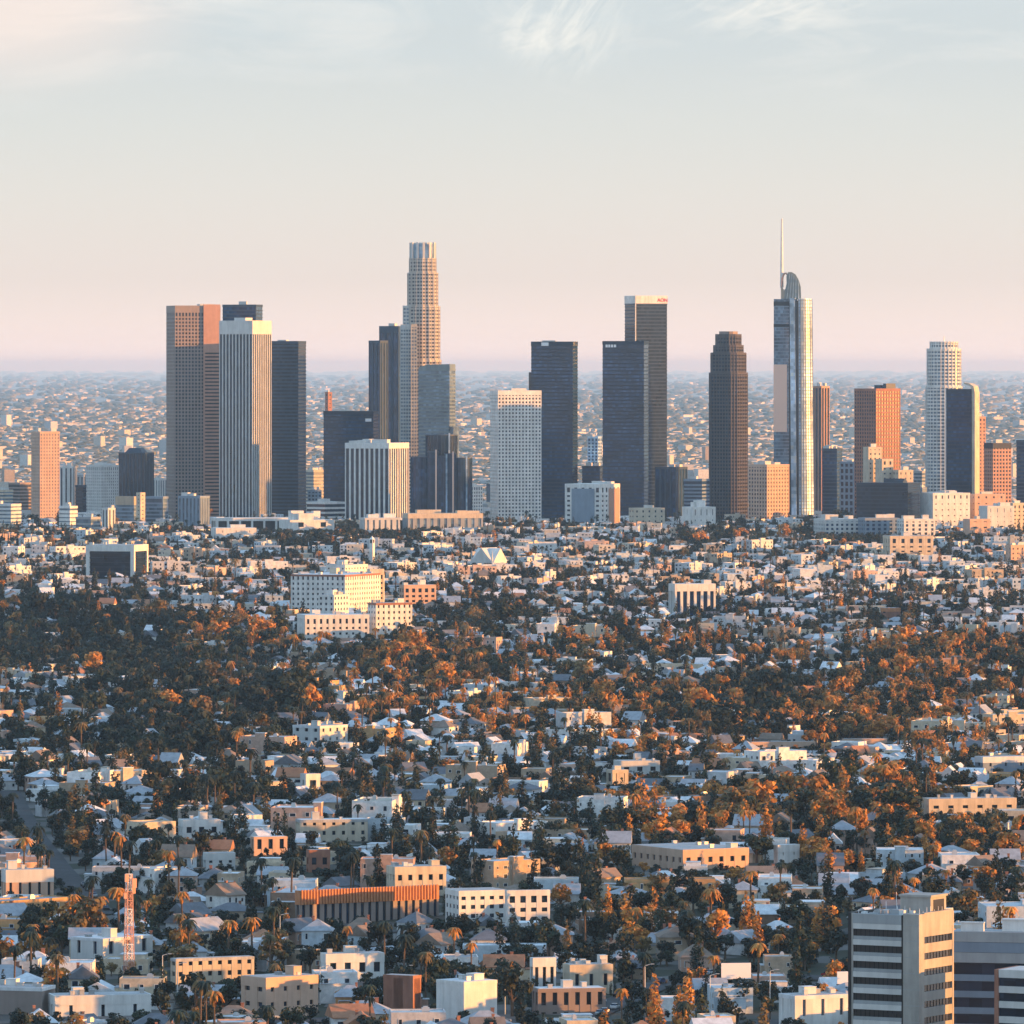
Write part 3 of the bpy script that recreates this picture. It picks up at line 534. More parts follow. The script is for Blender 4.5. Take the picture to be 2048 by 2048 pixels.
T_('apartment_building', 'white and blue striped apartment block left of the mauve block', 'apartment building', 1796, 1808, 1872, 1038, 7300, GRID('white', 'blueglass', 7, 4, 4, 1.6), a=74, roof=2)

# ------------------------------------------------------------------ nearer landmarks among the houses
def Y_ground(px, py):
    Y = 1650.0
    while Y < 8600 and PY(terr(X_at(px, Y), Y), Y) > py: Y += 6
    return Y
def low(name, label, cat, xl, xc, xr, yt, yb, st, a=None, roof=2, roofm='pale', roofh=4.0, lit=0, **k):
    Y = Y_ground(xc, yb); o, L, Rr, zt = bld(name, label, cat, xl, xc, xr, yt, Y, st, a=a, yvis=yb - 4, roof=0, **k)
    if lit: al2, L2, R2, c2 = plan(xl, xc, xr, Y, a); gz = terr(*c2) - 1; LIT.append((c2[0], c2[1], .5 * math.hypot(L, Rr) * .55 + 2, gz + 1 + (zt - 1) * (1 - lit)))
    part('roof_surface', MB().box(-L / 2 + .45, L / 2 - .45, -Rr / 2 + .45, Rr / 2 - .45, zt - .1, zt + .05), rnd.choice(('roofgrey', 'roofwhite', 'roofgrey')), o)
    if roof and L > 5 and Rr > 5:
        r = random.Random(int(xl + yt))
        for i in range(roof + 2):
            big = i == 0; w, d, h = (r.uniform(2.2, 4), r.uniform(2, 3.4), r.uniform(1.4, 2.6)) if big else (r.uniform(.8, 1.8), r.uniform(.8, 1.6), r.uniform(.6, 1.3))
            if yb < 1300: w, d, h = w * 2, d * 2, h * 1.5
            w, d = min(w, L * .4), min(d, Rr * .4); x, y = r.uniform(-.5, .5) * (L - w - 1.4), r.uniform(-.5, .5) * (Rr - d - 1.4)
            part('roof_unit', MB().box(x - w / 2, x + w / 2, y - d / 2, y + d / 2, zt, zt + h).box(x - w / 2 - .1, x + w / 2 + .1, y - d / 2 - .1, y + d / 2 + .1, zt + h, zt + h + .15), roofm if big else r.choice(('steel', 'grey', 'pale')), o)
    return o, L, Rr, zt
# white hotel complex
low('hotel', 'large white hotel wing with many small windows and red-brown roof edge', 'hotel', 580, 690, 766, 1150, 1240, GRID('white', 'glass', 3.6, 2.3, 3.4, 1.8, cap=1.3, capm='brick'), a=24, roof=6, roofm='cream', short='white hotel wing')
low('hotel', 'white hotel pavilion with red-brown roof strip, lower right of the hotel wing', 'hotel', 735, 752, 824, 1206, 1284, GRID('white', 'glass', 3.8, 2.3, 3.6, 2, cap=1.4, capm='brick'), a=64, roof=3, roofm='white', short='white hotel pavilion')
low('apartment_building', 'low white front block below the hotel wing', 'apartment building', 592, 610, 738, 1230, 1292, GRID('white', 'glass', 4, 2.6, 3.4, 2), a=76, roof=5, roofm='white')
low('hotel', 'taller pale centre of the white hotel rising behind its wing', 'hotel', 652, 690, 734, 1130, 1232, GRID('white', 'glass', 3.8, 2.4, 3.6, 2, cap=2), a=30, roof=3, roofm='white')
low('hotel', 'white stepped pavilion standing before the hotel wing', 'hotel', 636, 668, 696, 1190, 1252, GRID('white', 'glass', 4, 2.4, 3.6, 2, cap=1.4), a=26, roof=3, roofm='white')
low('hotel_tower', 'orange-lit corner tower of the white hotel', 'hotel', 734, 740, 768, 1138, 1236, GRID('cream', 'glass', 3.6, 2.2, 3.4, 2, cap=4), a=66, roof=1, lit=0.6)
low('apartment_building', 'orange balconied block right of the white hotel', 'apartment building', 798, 808, 872, 1170, 1222, GRID('peach', 'glass', 4.5, 2.4, 3.4, 1.8), a=70, roof=3, roofm='white', short='orange balconied block', lit=0.9)
low('office_building', 'white framed square building with dark recessed front, upper left', 'office building', 170, 268, 293, 1090, 1168, dict(frame='white', core='glass', hp=3.6, hh=.6, band='darkpanel', cap=5, out=1.4, vp=42, vw=6), a=18, roof=3, roofm='white', short='white framed building')
def church():
    Y = Y_ground(985, 1152); al, L, Rr, c = plan(940, 985, 1016, Y, 35); gz = terr(*c)
    o = thing('church', 'pale stone church with steep gables in front of the towers', 'church', (c[0], c[1], gz - 1), -al)
    zr, ze = Z_at(1096, Y) - gz + 1, Z_at(1128, Y) - gz + 1
    part('wall', MB().box(-L / 2, L / 2, -Rr / 2, Rr / 2, 0, ze), 'pale', o)
    part('roof', MB().xz([(-L / 2 - .6, ze), (L / 2 + .6, ze), (0, zr)], -Rr / 2 - .1, Rr / 2 + .1), 'pale', o)
    n = MB(); n.v = [(y, x, z) for x, y, z in MB().xz([(-Rr / 2 - .3, ze - .2), (Rr / 2 + .3, ze - .2), (0, zr - .4)], -L / 2 - .2, L / 2 + .4).v]; n.f = [tuple(reversed(f)) for f in MB().xz([(0, 0), (1, 0), (0, 1)], 0, 1).f]
    part('cross_gable', n, 'white', o)
    for x in (-L / 2 + 1, L / 2 - 1): part('pinnacle', MB().tube((x, -Rr / 2 + 1, ze - 1), (x, -Rr / 2 + 1, zr - 2), 1.0, .1, 4), 'pale', o)
    win = MB().xz([(-.8, 0), (.8, 0), (.8, 4.5), (0, 6), (-.8, 4.5)], -.1, .1).mesh('window', M['glass'])
    for i in range(4): w = link('window', win, o); w.location = (-L / 2 + L * (i + .5) / 4, -Rr / 2 - .06, ze * .35)
    note(940, 1016, 1092, 1148, Y, 'pale stone church'); KEEP.append((c[0], c[1], 14))
church()
def bell_tower():
    Y = Y_ground(744, 1150); x = X_at(744, Y); gz = terr(x, Y); z1 = Z_at(1072, Y) - gz
    o = thing('bell_tower', 'slender white bell tower above the hotel', 'tower', (x, Y, gz), R_(-30))
    part('shaft', MB().box(-1.7, 1.7, -1.7, 1.7, 0, z1 - 6), 'white', o); part('belfry', MB().box(-1.2, 1.2, -1.2, 1.2, z1 - 6, z1 - 3), 'black', o)
    b = MB()
    for sx in (-1, 1):
        for sy in (-1, 1): b.box(sx * 1.4 - .35, sx * 1.4 + .35, sy * 1.4 - .35, sy * 1.4 + .35, z1 - 6, z1 - 3)
    part('belfry_posts', b, 'white', o, True); part('spire', MB().prism([(-1.9, -1.9), (1.9, -1.9), (1.9, 1.9), (-1.9, 1.9)], z1 - 3, z1, [(-.1, -.1), (.1, -.1), (.1, .1), (-.1, .1)]), 'white', o)
    note(738, 750, 1072, 1128, Y, 'slender bell tower')
bell_tower()
low('public_building', 'white colonnaded long building right of centre, middle distance', 'public building', 1338, 1350, 1432, 1168, 1236, dict(frame='white', core='blueglass', vp=5, vw=1.8, cap=5, out=1.2), a=74, roof=1, short='white colonnaded building')
low('apartment_building', 'beige apartment row with dark vertical gaps below the dark banded block', 'apartment building', 1768, 1780, 1868, 1072, 1122, GRID('cream', 'glass', 8, 5, 4, 2.6), a=76, roof=3)
low('house_block', 'salmon block at right edge above the dark trees', 'apartment building', 2012, 2022, 2060, 1090, 1135, GRID('peach', 'glass', 5, 3.4, 4, 2.6), a=60)
low('warehouse', 'red-roofed shed among trees right of centre', 'warehouse', 1762, 1775, 1802, 1216, 1236, GRID('brick', 'glass', 6, 5, 4, 3.4, capm='terracotta'), a=60, roof=0)
# around the middle
low('villa', 'wide pale hip-roofed hall left of centre among dark trees', 'public building', 584, 640, 694, 1452, 1496, GRID('pale', 'glass', 5, 3.4, 4, 2.6, cap=1.2, capm='roofwhite'), a=40, roof=2, short='wide pale hall')
low('apartment_building', 'cream cube house with two dark windows right of centre', 'house', 1213, 1225, 1257, 1540, 1578, GRID('cream', 'glass', 4.6, 3.2, 3.6, 2.4, cap=1.4), a=66, roof=1, short='cream cube house', lit=0.8)
low('apartment_building', 'pale grey flat-roofed block behind the cream cube house', 'apartment building', 1228, 1240, 1320, 1522, 1556, GRID('pale', 'glass', 5, 3.4, 3.6, 2.2), a=76, roof=2)
low('apartment_building', 'white long building with a row of small windows, left of centre', 'apartment building', 590, 600, 735, 1640, 1686, GRID('cream', 'glass', 3.6, 2.3, 3.4, 2, cap=1, capm='roofgrey'), a=78, roof=1, short='white windowed building')
low('apartment_building', 'bright orange sunlit block left of the white long building', 'apartment building', 500, 508, 574, 1674, 1712, GRID('peach', 'glass', 3.4, 2.4, 3.2, 2, cap=.8), a=72, roof=1, short='bright orange block', lit=0.9)
low('apartment_building', 'pale stucco block with window rows, upper left of the orange block', 'apartment building', 355, 366, 440, 1640, 1682, GRID('white', 'glass', 4, 2.6, 3.4, 2.1), a=76, roof=2)
low('apartment_building', 'grey stucco walk-up with window columns in the left trees', 'apartment building', 405, 412, 470, 1706, 1742, GRID('pale', 'glass', 3.4, 2.2, 3.2, 1.8), a=76, roof=1)
low('apartment_building', 'pink brick walk-up left of the orange roofed row', 'apartment building', 612, 618, 660, 1700, 1746, GRID('brick', 'glass', 3.4, 2, 3.4, 1.6), a=76, roof=1)
low('apartment_building', 'long orange-lit apartment row right of centre', 'apartment building', 1266, 1366, 1500, 1700, 1742, GRID('peach', 'glass', 4, 2.6, 3.4, 2.2), a=60, roof=3, short='long orange-lit row', lit=0.8)
low('apartment_building', 'white boxy block right of the long orange-lit row', 'apartment building', 1548, 1556, 1600, 1690, 1728, GRID('white', 'glass', 5, 3.8, 3.6, 2.4), a=60, roof=1)
low('apartment_building', 'long low pale terrace stepping down to the right, far right', 'apartment building', 1846, 1858, 2036, 1598, 1634, GRID('cream', 'glass', 6, 3.6, 3.4, 2.2), a=76, roof=4, short='low pale terrace', lit=0.6)
low('warehouse', 'large blue-grey roofed hall at the right edge', 'warehouse', 1952, 1966, 2060, 1514, 1552, GRID('bluegrey', 'glass', 8, 6, 5, 4, capm='roofwhite'), a=70, roof=0)
low('wall_terrace', 'thin bright retaining terrace between trees right of centre', 'retaining wall', 1500, 1503, 1632, 1484, 1494, GRID('peach', 'peach', 12, 1, 4, 3), a=78, roof=0)
low('wall_terrace', 'thin bright retaining terrace further right among lit trees', 'retaining wall', 1684, 1687, 1775, 1478, 1488, GRID('peach', 'peach', 12, 1, 4, 3), a=78, roof=0)
low('apartment_building', 'white corner house with tall gable left of centre', 'house', 600, 612, 640, 1548, 1590, GRID('white', 'glass', 5, 3.6, 3.6, 2.4), a=60, roof=1, lit=0.6)
# lower foreground
o, L, Rr, zt = low('school_building', 'long building with bright terracotta upper storey and brown colonnade below', 'public building', 590, 600, 876, 1782, 1858, dict(frame='brown', core='glass', vp=2.6, vw=1.5, cap=4.2, capm='terracotta', out=.4), a=58, roof=0, short='terracotta-topped building', lit=0.5)
b = MB(); n = int(Rr / 1.05)
for i in range(n): y = -Rr / 2 + .3 + i * 1.05; b.box(L / 2 + .05, L / 2 + .5, y, y + .55, zt - 4.1, zt + .25)
part('roof_ribs', b, 'terracotta', o, True)
low('apartment_building', 'white block with square dark windows, left half, lower centre', 'apartment building', 890, 918, 1012, 1782, 1852, GRID('white', 'glass', 3.05, 1.6, 2.7, 1.5, cap=1.7, out=.35), a=70, roof=0, panes=True, short='white square-windowed block')
low('apartment_building', 'white block with square dark windows, right half, lower centre', 'apartment building', 1010, 1014, 1100, 1781, 1856, GRID('white', 'glass', 3.05, 1.6, 2.7, 1.5, cap=1.7, out=.35), a=76, roof=0, panes=True)
low('apartment_building', 'cream apartments with tall bays above the terracotta-topped building', 'apartment building', 772, 790, 892, 1734, 1800, GRID('cream', 'glass', 3.2, 2, 3.2, 1.8), a=72, roof=5, roofm='cream', lit=0.6)
low('apartment_building', 'orange-lit block with vertical bays at the left edge', 'apartment building', 0, 12, 106, 1740, 1812, dict(frame='peach', core='glass', vp=3.4, vw=2.2, cap=4, capm='pale', out=.7), a=74, roof=2, short='orange-lit bay block', lit=0.8)
low('apartment_building', 'pale L-shaped block with flat roof by the lattice mast', 'apartment building', 138, 206, 300, 1878, 1935, GRID('pale', 'glass', 6, 5, 4.5, 3.4, capm='roofwhite', cap=.8), a=40, roof=3, short='pale mast-side block')
low('apartment_building', 'long yellow-lit two-storey building with dark windows, lower left', 'apartment building', 340, 352, 506, 1918, 1972, GRID('cream', 'glass', 2.9, 1.7, 3, 1.7, cap=.8, capm='roofgrey'), a=66, roof=2, short='long yellow-lit building', lit=0.9)
low('apartment_building', 'tall orange stucco building with arched openings, lower left', 'apartment building', 480, 532, 634, 1956, 2040, GRID('peach', 'glass', 4.6, 3.2, 4, 2.8), a=50, roof=3, roofm='peach', short='orange stucco building', lit=0.8)
low('warehouse', 'flat-roofed brown store at the lower left corner', 'warehouse', -40, 84, 106, 1976, 2032, GRID('brown', 'warmglass', 20, 17, 6, 5, cap=.9, capm='roofwhite'), a=16, roof=4, roofm='white', short='flat-roofed brown store')
low('warehouse', 'white flat-roofed store right of the brown store', 'warehouse', 92, 110, 300, 1992, 2036, GRID('white', 'glass', 9, 7.6, 5, 4), a=76, roof=3, roofm='white')
low('warehouse', 'brown windowless warehouse with lit right wall, lower centre', 'warehouse', 766, 826, 842, 1952, 2026, GRID('brick', 'brick', 14, 12, 6, 5.6, cap=.8), a=30, roof=1, short='brown windowless warehouse')
low('warehouse', 'white and blue-grey store right of the brown warehouse', 'warehouse', 872, 928, 994, 1964, 2046, GRID('white', 'glass', 7, 5.6, 5, 4, cap=.9), a=50, roof=2, roofm='white', short='blue-grey store')
low('apartment_building', 'long brown low building right of the big dark tree', 'apartment building', 1064, 1076, 1212, 1978, 2030, GRID('brown', 'warmglass', 3.2, 1.8, 3.2, 1.8, cap=1), a=78, roof=2, short='long brown low building')
low('apartment_building', 'white apartment block with palms before it, left of the warehouse', 'apartment building', 640, 652, 768, 1908, 1964, GRID('white', 'glass', 4, 2.4, 3.2, 1.8), a=74, roof=2)
low('apartment_building', 'white fronted block with vertical fins, right of the dark tree', 'apartment building', 1060, 1066, 1112, 1916, 1976, STRIP('white', 'warmglass', 2.6, 1.2), a=74, roof=1)
low('warehouse', 'white roofed low store left of the office tower', 'warehouse', 1560, 1590, 1704, 1992, 2060, GRID('white', 'slateglass', 6, 4.4, 4, 2.8, capm='roofwhite', cap=1), a=66, roof=5, roofm='white', short='white low store')
low('apartment_building', 'beige block with stepped roof rooms, lower right of centre', 'apartment building', 1126, 1140, 1226, 1930, 1992, GRID('cream', 'glass', 4.4, 3, 3.4, 2.2), a=74, roof=4, roofm='pale')

def billboard(px0, px1, y0, y1, yb, label):
    Y = Y_ground((px0 + px1) / 2, yb); x = X_at((px0 + px1) / 2, Y); w = (px1 - px0) * Y / F; gz = terr(x, Y); z0, z1 = Z_at(y1, Y) - gz, Z_at(y0, Y) - gz
    o = thing('billboard', label, 'billboard', (x, Y, gz), R_(8)); part('panel', MB().box(-w / 2, w / 2, -.25, .25, z0, z1), 'sign', o)
    part('frame', MB().box(-w / 2 - .15, w / 2 + .15, -.15, .4, z0 - .3, z0 - .02), 'black', o)
    for sx in (-.3, .3): part('post', MB().tube((sx * w, .3, 0), (sx * w, .3, z0), .25), 'steel', o)
    note(px0, px1, y0, y1 + 4, Y, None)
billboard(1442, 1502, 1926, 1958, 2000, 'blank white billboard standing above low roofs, lower right of centre')
billboard(1674, 1702, 1943, 1968, 2010, 'blank white billboard close to the office tower')

def lattice_mast():
    Y = Y_ground(258, 1962); x = X_at(258, Y); gz = terr(x, Y); h = Z_at(1748, Y) - gz; wb, wt = 1.15, .72
    o = thing('lattice_mast', 'red and white steel lattice mast with antenna boxes, lower left', 'radio mast', (x, Y, gz), R_(25))
    n = 12
    for sx in (-1, 1):
        for sy in (-1, 1): part('leg', MB().tube((sx * wb, sy * wb, 0), (sx * wt, sy * wt, h), .14, .11), 'redwhite', o)
    for i in range(n):
        z0, z1 = h * i / n, h * (i + 1) / n; w0, w1 = wb + (wt - wb) * i / n, wb + (wt - wb) * (i + 1) / n; b = MB()
        for (ax, ay), (bx, by) in (((-1, -1), (1, -1)), ((1, -1), (1, 1)), ((1, 1), (-1, 1)), ((-1, 1), (-1, -1))):
            b.tube((ax * w0, ay * w0, z0), (bx * w1, by * w1, z1), .07, None, 4); b.tube((bx * w0, by * w0, z0), (ax * w1, ay * w1, z1), .07, None, 4); b.tube((ax * w1, ay * w1, z1), (bx * w1, by * w1, z1), .1, None, 4)
        part('bracing', b, 'redwhite' if i % 4 < 2 else 'sign', o, True)
    for px_, py_, z, s in ((-1.2, -1.2, h - 1, 1.1), (1.1, -1.1, h - 2.5, 1.3), (1.5, .3, h - 4.5, 1.0), (-1.4, -.6, h - 6, .8)): part('antenna', MB().box(px_ - s / 2, px_ + s / 2, py_ - .3, py_ + .3, z - s, z + s), 'redwhite', o)
    part('whip', MB().tube((0, 0, h), (0, 0, h + 2.2), .08, .03), 'steel', o)
    note(244, 276, 1742, 1960, Y, 'lattice mast')
lattice_mast()

def near_tower():
    Y = 1700; al, L, Rr, c = plan(1700, 1838, 1915, Y, 30); z1 = Z_at(1832, Y); fh = 32.3 * Y / F
    o = thing('office_tower', 'concrete office tower with striped window bands at the lower right, right side sunlit', 'office building', (c[0], c[1], 0), -al)
    gl = M['glass']
    part('core', MB().box(-L / 2 + .5, L / 2 - .5, -Rr / 2 + .5, Rr / 2 - .5, 0, z1 - 1), 'warmglass', o)
    # corner piers
    part('corner_pier', MB().box(L / 2 - 4.0, L / 2 + .05, -Rr / 2 - .05, -Rr / 2 + 2.6, 0, z1 + .3), 'beige', o)
    part('corner_reveal', MB().box(L / 2 - 4.5, L / 2 - 4.02, -Rr / 2 + .25, -Rr / 2 + 2, 0, z1), 'black', o)
    part('edge_pier', MB().box(-L / 2 - .05, -L / 2 + .8, -Rr / 2, Rr / 2, 0, z1 + .2), 'black', o)
    part('edge_pier', MB().box(L / 2 - 1, L / 2 + .05, Rr / 2 - .7, Rr / 2 + .05, 0, z1 + .2), 'beige', o)
    part('edge_pier', MB().box(-L / 2 + .84, -L / 2 + 1.15, -Rr / 2 - .02, -Rr / 2 + 1, 0, z1 + .1), 'beige', o)
    part('fascia', MB().box(-L / 2 + 1.16, L / 2 - 4.52, -Rr / 2 + .02, -Rr / 2 + 1, z1 - 2.2, z1), 'grey', o)
    part('fascia', MB().box(L / 2 - 1, L / 2 + .02, -Rr / 2 + 2.62, Rr / 2 - .72, z1 - 3.2, z1 + .5), 'beige', o)
    part('back_wall', MB().box(-L / 2 + .9, L / 2 - 1.1, Rr / 2 - .45, Rr / 2, 0, z1), 'beige', o)
    z = z1 - 2.2 - fh; i = 0
    while z > -fh:
        part('spandrel', MB().box(-L / 2 + 1.17, L / 2 - 4.53, -Rr / 2 + .06, -Rr / 2 + .9, z + fh * .66, z + fh), 'pale', o)
        part('window_band', MB().box(-L / 2 + 1.17, L / 2 - 4.53, -Rr / 2 + .42, -Rr / 2 + .85, z, z + fh * .65), 'black', o)
        part('sill', MB().box(-L / 2 + 1.17, L / 2 - 4.53, -Rr / 2 + .2, -Rr / 2 + .8, z + fh * .01, z + fh * .22), 'grey', o)
        part('spandrel', MB().box(L / 2 - .9, L / 2 - .03, -Rr / 2 + 2.64, Rr / 2 - .73, z - .6 + fh * .42, z - .6 + fh), 'beige', o)
        part('window_band', MB().box(L / 2 - .85, L / 2 - .42, -Rr / 2 + 2.64, Rr / 2 - .73, z - .6, z - .6 + fh * .41), 'warmglass', o)
        z -= fh; i += 1
    b = MB()
    for k in range(11): x = -L / 2 + 1.9 + k * (L - 6.6) / 10; b.box(x - .06, x + .06, -Rr / 2 + .3, -Rr / 2 + .6, 0, z1 - 2.3)
    for k in range(9): y = -Rr / 2 + 3.4 + k * (Rr - 5) / 8; b.box(L / 2 - .6, L / 2 - .3, y - .06, y + .06, 0, z1 - 3.3)
    part('mullions', b, 'warmglass', o, True)
    b = MB(); z = z1 - 2.2
    while z > 0: b.box(L / 2 - 4.01, L / 2 + .065, -Rr / 2 - .065, -Rr / 2 + 2.61, z, z + .09); z -= fh
    part('panel_joints', b, 'grey', o, True)
    part('roof_deck', MB().box(-L / 2 + .9, L / 2 - 1.05, -Rr / 2 + 1.05, Rr / 2 - .5, z1 - 1, z1 - .5), 'roofwhite', o)
    r = random.Random(3)
    part('penthouse', MB().box(L / 2 - 9, L / 2 - 1.3, Rr / 2 - 9, Rr / 2 - 1.2, z1 - .5, z1 + 3.6).box(L / 2 - 9.3, L / 2 - 1.0, Rr / 2 - 9.3, Rr / 2 - .9, z1 + 3.6, z1 + 4.1), 'beige', o)
    part('penthouse_louvre', MB().box(L / 2 - 1.3, L / 2 - 1.2, Rr / 2 - 7.6, Rr / 2 - 2.4, z1 + .4, z1 + 3), 'black', o)
    for k in range(14):
        x, y = r.uniform(-L / 2 + 1.5, L / 2 - 2.5), r.choice((r.uniform(-Rr / 2 + 1.5, 0), r.uniform(-Rr / 2 + 1.5, -2))); w, d, h = r.uniform(.4, 1.5), r.uniform(.4, 1.2), r.uniform(.6, 1.5)
        part('roof_unit', MB().box(x - w, x + w, y - d, y + d, z1 - .5, z1 - .5 + h), r.choice(('steel', 'pale', 'white', 'grey')), o)
    for k in range(16):
        if k < 8: x, y = L / 2 - 1 + .1 * r.random(), -Rr / 2 + 2 + k * 1.9
        else: x, y = -L / 2 + 2 + (k - 8) * 1.8, r.uniform(-Rr / 2 + 1, Rr / 2 - 1)
        part('antenna', MB().tube((x, y, z1 - .4), (x, y, z1 + r.uniform(.8, 2.2)), .07, .04, 4), 'sign', o)
    part('antenna', MB().tube((-1, 0, z1), (-1.2, 0, z1 + 4.6), .09, .05, 4), 'sign', o)
    note(1698, 1916, 1785, 2300, Y, 'concrete office tower'); KEEP.append((c[0], c[1], 15))
near_tower()
def near_block():
    Y = 1738; s = Y / F
    al, L, Rr, c = plan(1905, 2180, 2200, Y, 14); z1 = Z_at(1868, Y)
    o = thing('office_building', 'wide grey office block with deep parapet band right of the concrete tower', 'office building', (c[0], c[1], 0), -al)
    part('core', MB().box(-L / 2 + .4, L / 2 - .4, -Rr / 2 + .4, Rr / 2 - .4, 0, z1 - .6), 'glass', o)
    for i in range(3): part('parapet', MB().box(-L / 2 + .02 * i, L / 2 - .02 * i, -Rr / 2 + .06 * i, Rr / 2 - .06 * i, z1 - 2.4 * (i + 1) + .06, z1 - 2.4 * i), 'bluegrey' if i % 2 else 'grey', o)
    z = z1 - 7.6
    while z > 2:
        z -= 3.8; part('spandrel', MB().box(-L / 2 + .1, L / 2 - .1, -Rr / 2 + .1, Rr / 2 - .1, z, z + 1.5), 'bluegrey', o)
    part('roof_deck', MB().box(-L / 2 + .5, L / 2 - .5, -Rr / 2 + .5, Rr / 2 - .5, z1 - .62, z1 - .3), 'roofwhite', o)
    rooftop(o, L, Rr, z1 - .3, 5, 'white', 11, 3)
    note(1905, 2180, 1848, 2300, Y, None); KEEP.append((c[0], c[1], 22))
    Y = 1690
    al, L, Rr, c = plan(1994, 2120, 2170, Y, 28); z1 = Z_at(1944, Y)
    o = thing('office_building', 'lower banded grey block in front of the wide grey office block', 'office building', (c[0], c[1], 0), -al)
    part('core', MB().box(-L / 2 + .4, L / 2 - .4, -Rr / 2 + .4, Rr / 2 - .4, 0, z1 - .5), 'glass', o)
    part('dark_end', MB().box(-L / 2 - .1, -L / 2 + .9, -Rr / 2 - .1, Rr / 2, 0, z1), 'brick', o)
    part('parapet', MB().box(-L / 2 + .92, L / 2, -Rr / 2, Rr / 2, z1 - 1.8, z1), 'pale', o)
    z = z1 - 1.8
    while z > 2:
        z -= 3.4; part('spandrel', MB().box(-L / 2 + .92, L / 2 - .05, -Rr / 2 + .06, Rr / 2 - .05, z, z + 1.5), 'pale', o)
    note(1994, 2170, 1944, 2300, Y, None); KEEP.append((c[0], c[1], 14))
near_block()

# ------------------------------------------------------------------ houses
WALLS_FAR = [('white', (.72, .72, .71), 7), ('cream', (.62, .55, .45), 3), ('pale grey', (.55, .57, .59), 4), ('tan', (.43, .36, .28), 1.2), ('pale blue', (.52, .59, .64), 2), ('pink', (.56, .42, .35), 1)]
WALLS = [('white', (.74, .73, .71), 6), ('cream', (.60, .50, .37), 5), ('pale grey', (.52, .53, .54), 2.5), ('tan', (.43, .33, .24), 2), ('pale blue', (.50, .57, .62), 1.5), ('pink', (.54, .36, .28), 2.5), ('ochre', (.50, .31, .15), 1.2), ('brown', (.25, .16, .11), 1)]
ROOFS = [('grey', (.34, .36, .39), 4), ('dark grey', (.15, .16, .18), 2), ('brown', (.24, .18, .14), 1.3), ('terracotta', (.38, .18, .10), .8), ('pale', (.62, .64, .66), 3)]
FLATS = [('white', (.74, .75, .76), 5), ('pale grey', (.55, .57, .59), 4), ('grey', (.34, .35, .37), 2), ('tan', (.45, .40, .33), 1)]
def pick(r, tab):
    t = r.random() * sum(x[2] for x in tab)
    for x in tab:
        t -= x[2]
        if t <= 0: return x
    return tab[-1]
def win_row(L, D, z, n, m):
    w = []
    for i in range(n): x = -L / 2 + L * (i + .5) / n; w += [(x, -D / 2, z, 0), (x, D / 2, z, math.pi)]
    for i in range(m): y = -D / 2 + D * (i + .5) / m; w += [(L / 2, y, z, math.pi / 2), (-L / 2, y, z, -math.pi / 2)]
    return w
def gable(L, D, zw, zr, ov=.5):
    return MB().xz([(-D / 2 - ov, zw - .15), (-D / 2 - ov, zw + .1), (0, zr), (D / 2 + ov, zw + .1), (D / 2 + ov, zw - .15)], -L / 2 - ov, L / 2 + ov)
def turn(mb):                                    # x<->y, keeps outside out
    n = MB(); n.v = [(y, x, z) for x, y, z in mb.v]; n.f = [tuple(reversed(f)) for f in mb.f]; return n
def gwall(L, D, zw, zr):
    m = MB().box(-L / 2, L / 2, -D / 2, D / 2, -3, zw - .1)
    g = turn(MB().xz([(-D / 2, zw - .12), (0, zr - .35), (D / 2, zw - .12)], -L / 2, L / 2)); k = len(m.v); m.v += g.v; m.f += [tuple(i + k for i in f) for f in g.f]; return m
def hip(L, D, zw, zr, ov=.6):
    a, b = L / 2 + ov, D / 2 + ov; r = max(.5, a - b); m = MB()
    m.v = [(-a, -b, zw), (a, -b, zw), (a, b, zw), (-a, b, zw), (-r, 0, zr), (r, 0, zr)]; m.f = [(0, 1, 5, 4), (1, 2, 5), (2, 3, 4, 5), (3, 0, 4), (3, 2, 1, 0)]; return m
def flatroof(L, D, z):
    m = MB().box(-L / 2 + .25, L / 2 - .25, -D / 2 + .25, D / 2 - .25, z - .3, z - .05)
    return m
def boxwall(L, D, z):
    m = MB().box(-L / 2, L / 2, -D / 2, D / 2, -3, z - .3)
    for a in ((-L / 2, L / 2, -D / 2, -D / 2 + .25), (-L / 2, L / 2, D / 2 - .25, D / 2), (-L / 2, -L / 2 + .25, -D / 2 + .25, D / 2 - .25), (L / 2 - .25, L / 2, -D / 2 + .25, D / 2 - .25)): m.box(*a, z - .3, z + .35)
    return m
HK = {}
def hk(key, form, kind, L, D, zw, zr, wall, roof, wins, extra): HK[key] = dict(form=form, kind=kind, L=L, D=D, h=zr, wall=wall, roof=roof, wins=wins, extra=extra)
hk('g1', 'gabled', 'house', 12, 9, 3.3, 6.4, gwall(12, 9, 3.3, 6.4), turn(gable(12, 9, 3.3, 6.4)), win_row(12, 9, 1.7, 3, 2), 'chimney')
hk('g2', 'two-storey gabled', 'house', 11, 9.5, 6.0, 9.4, gwall(11, 9.5, 6, 9.4), turn(gable(11, 9.5, 6, 9.4)), win_row(11, 9.5, 1.7, 3, 2) + win_row(11, 9.5, 4.6, 3, 2), 'chimney')
hk('h1', 'hip-roofed', 'house', 13, 10, 3.5, 6.4, MB().box(-6.5, 6.5, -5, 5, -3, 3.6), hip(13, 10, 3.5, 6.4), win_row(13, 10, 1.8, 3, 2), 'chimney')
hk('h2', 'two-storey hip-roofed', 'house', 12, 11, 6.2, 9, MB().box(-6, 6, -5.5, 5.5, -3, 6.3), hip(12, 11, 6.2, 9), win_row(12, 11, 1.8, 3, 3) + win_row(12, 11, 4.8, 3, 3), 'chimney')
hk('f1', 'flat-roofed', 'house', 13, 11, 4.2, 4.6, boxwall(13, 11, 4.2), flatroof(13, 11, 4.2), win_row(13, 11, 1.9, 3, 2), 'unit')
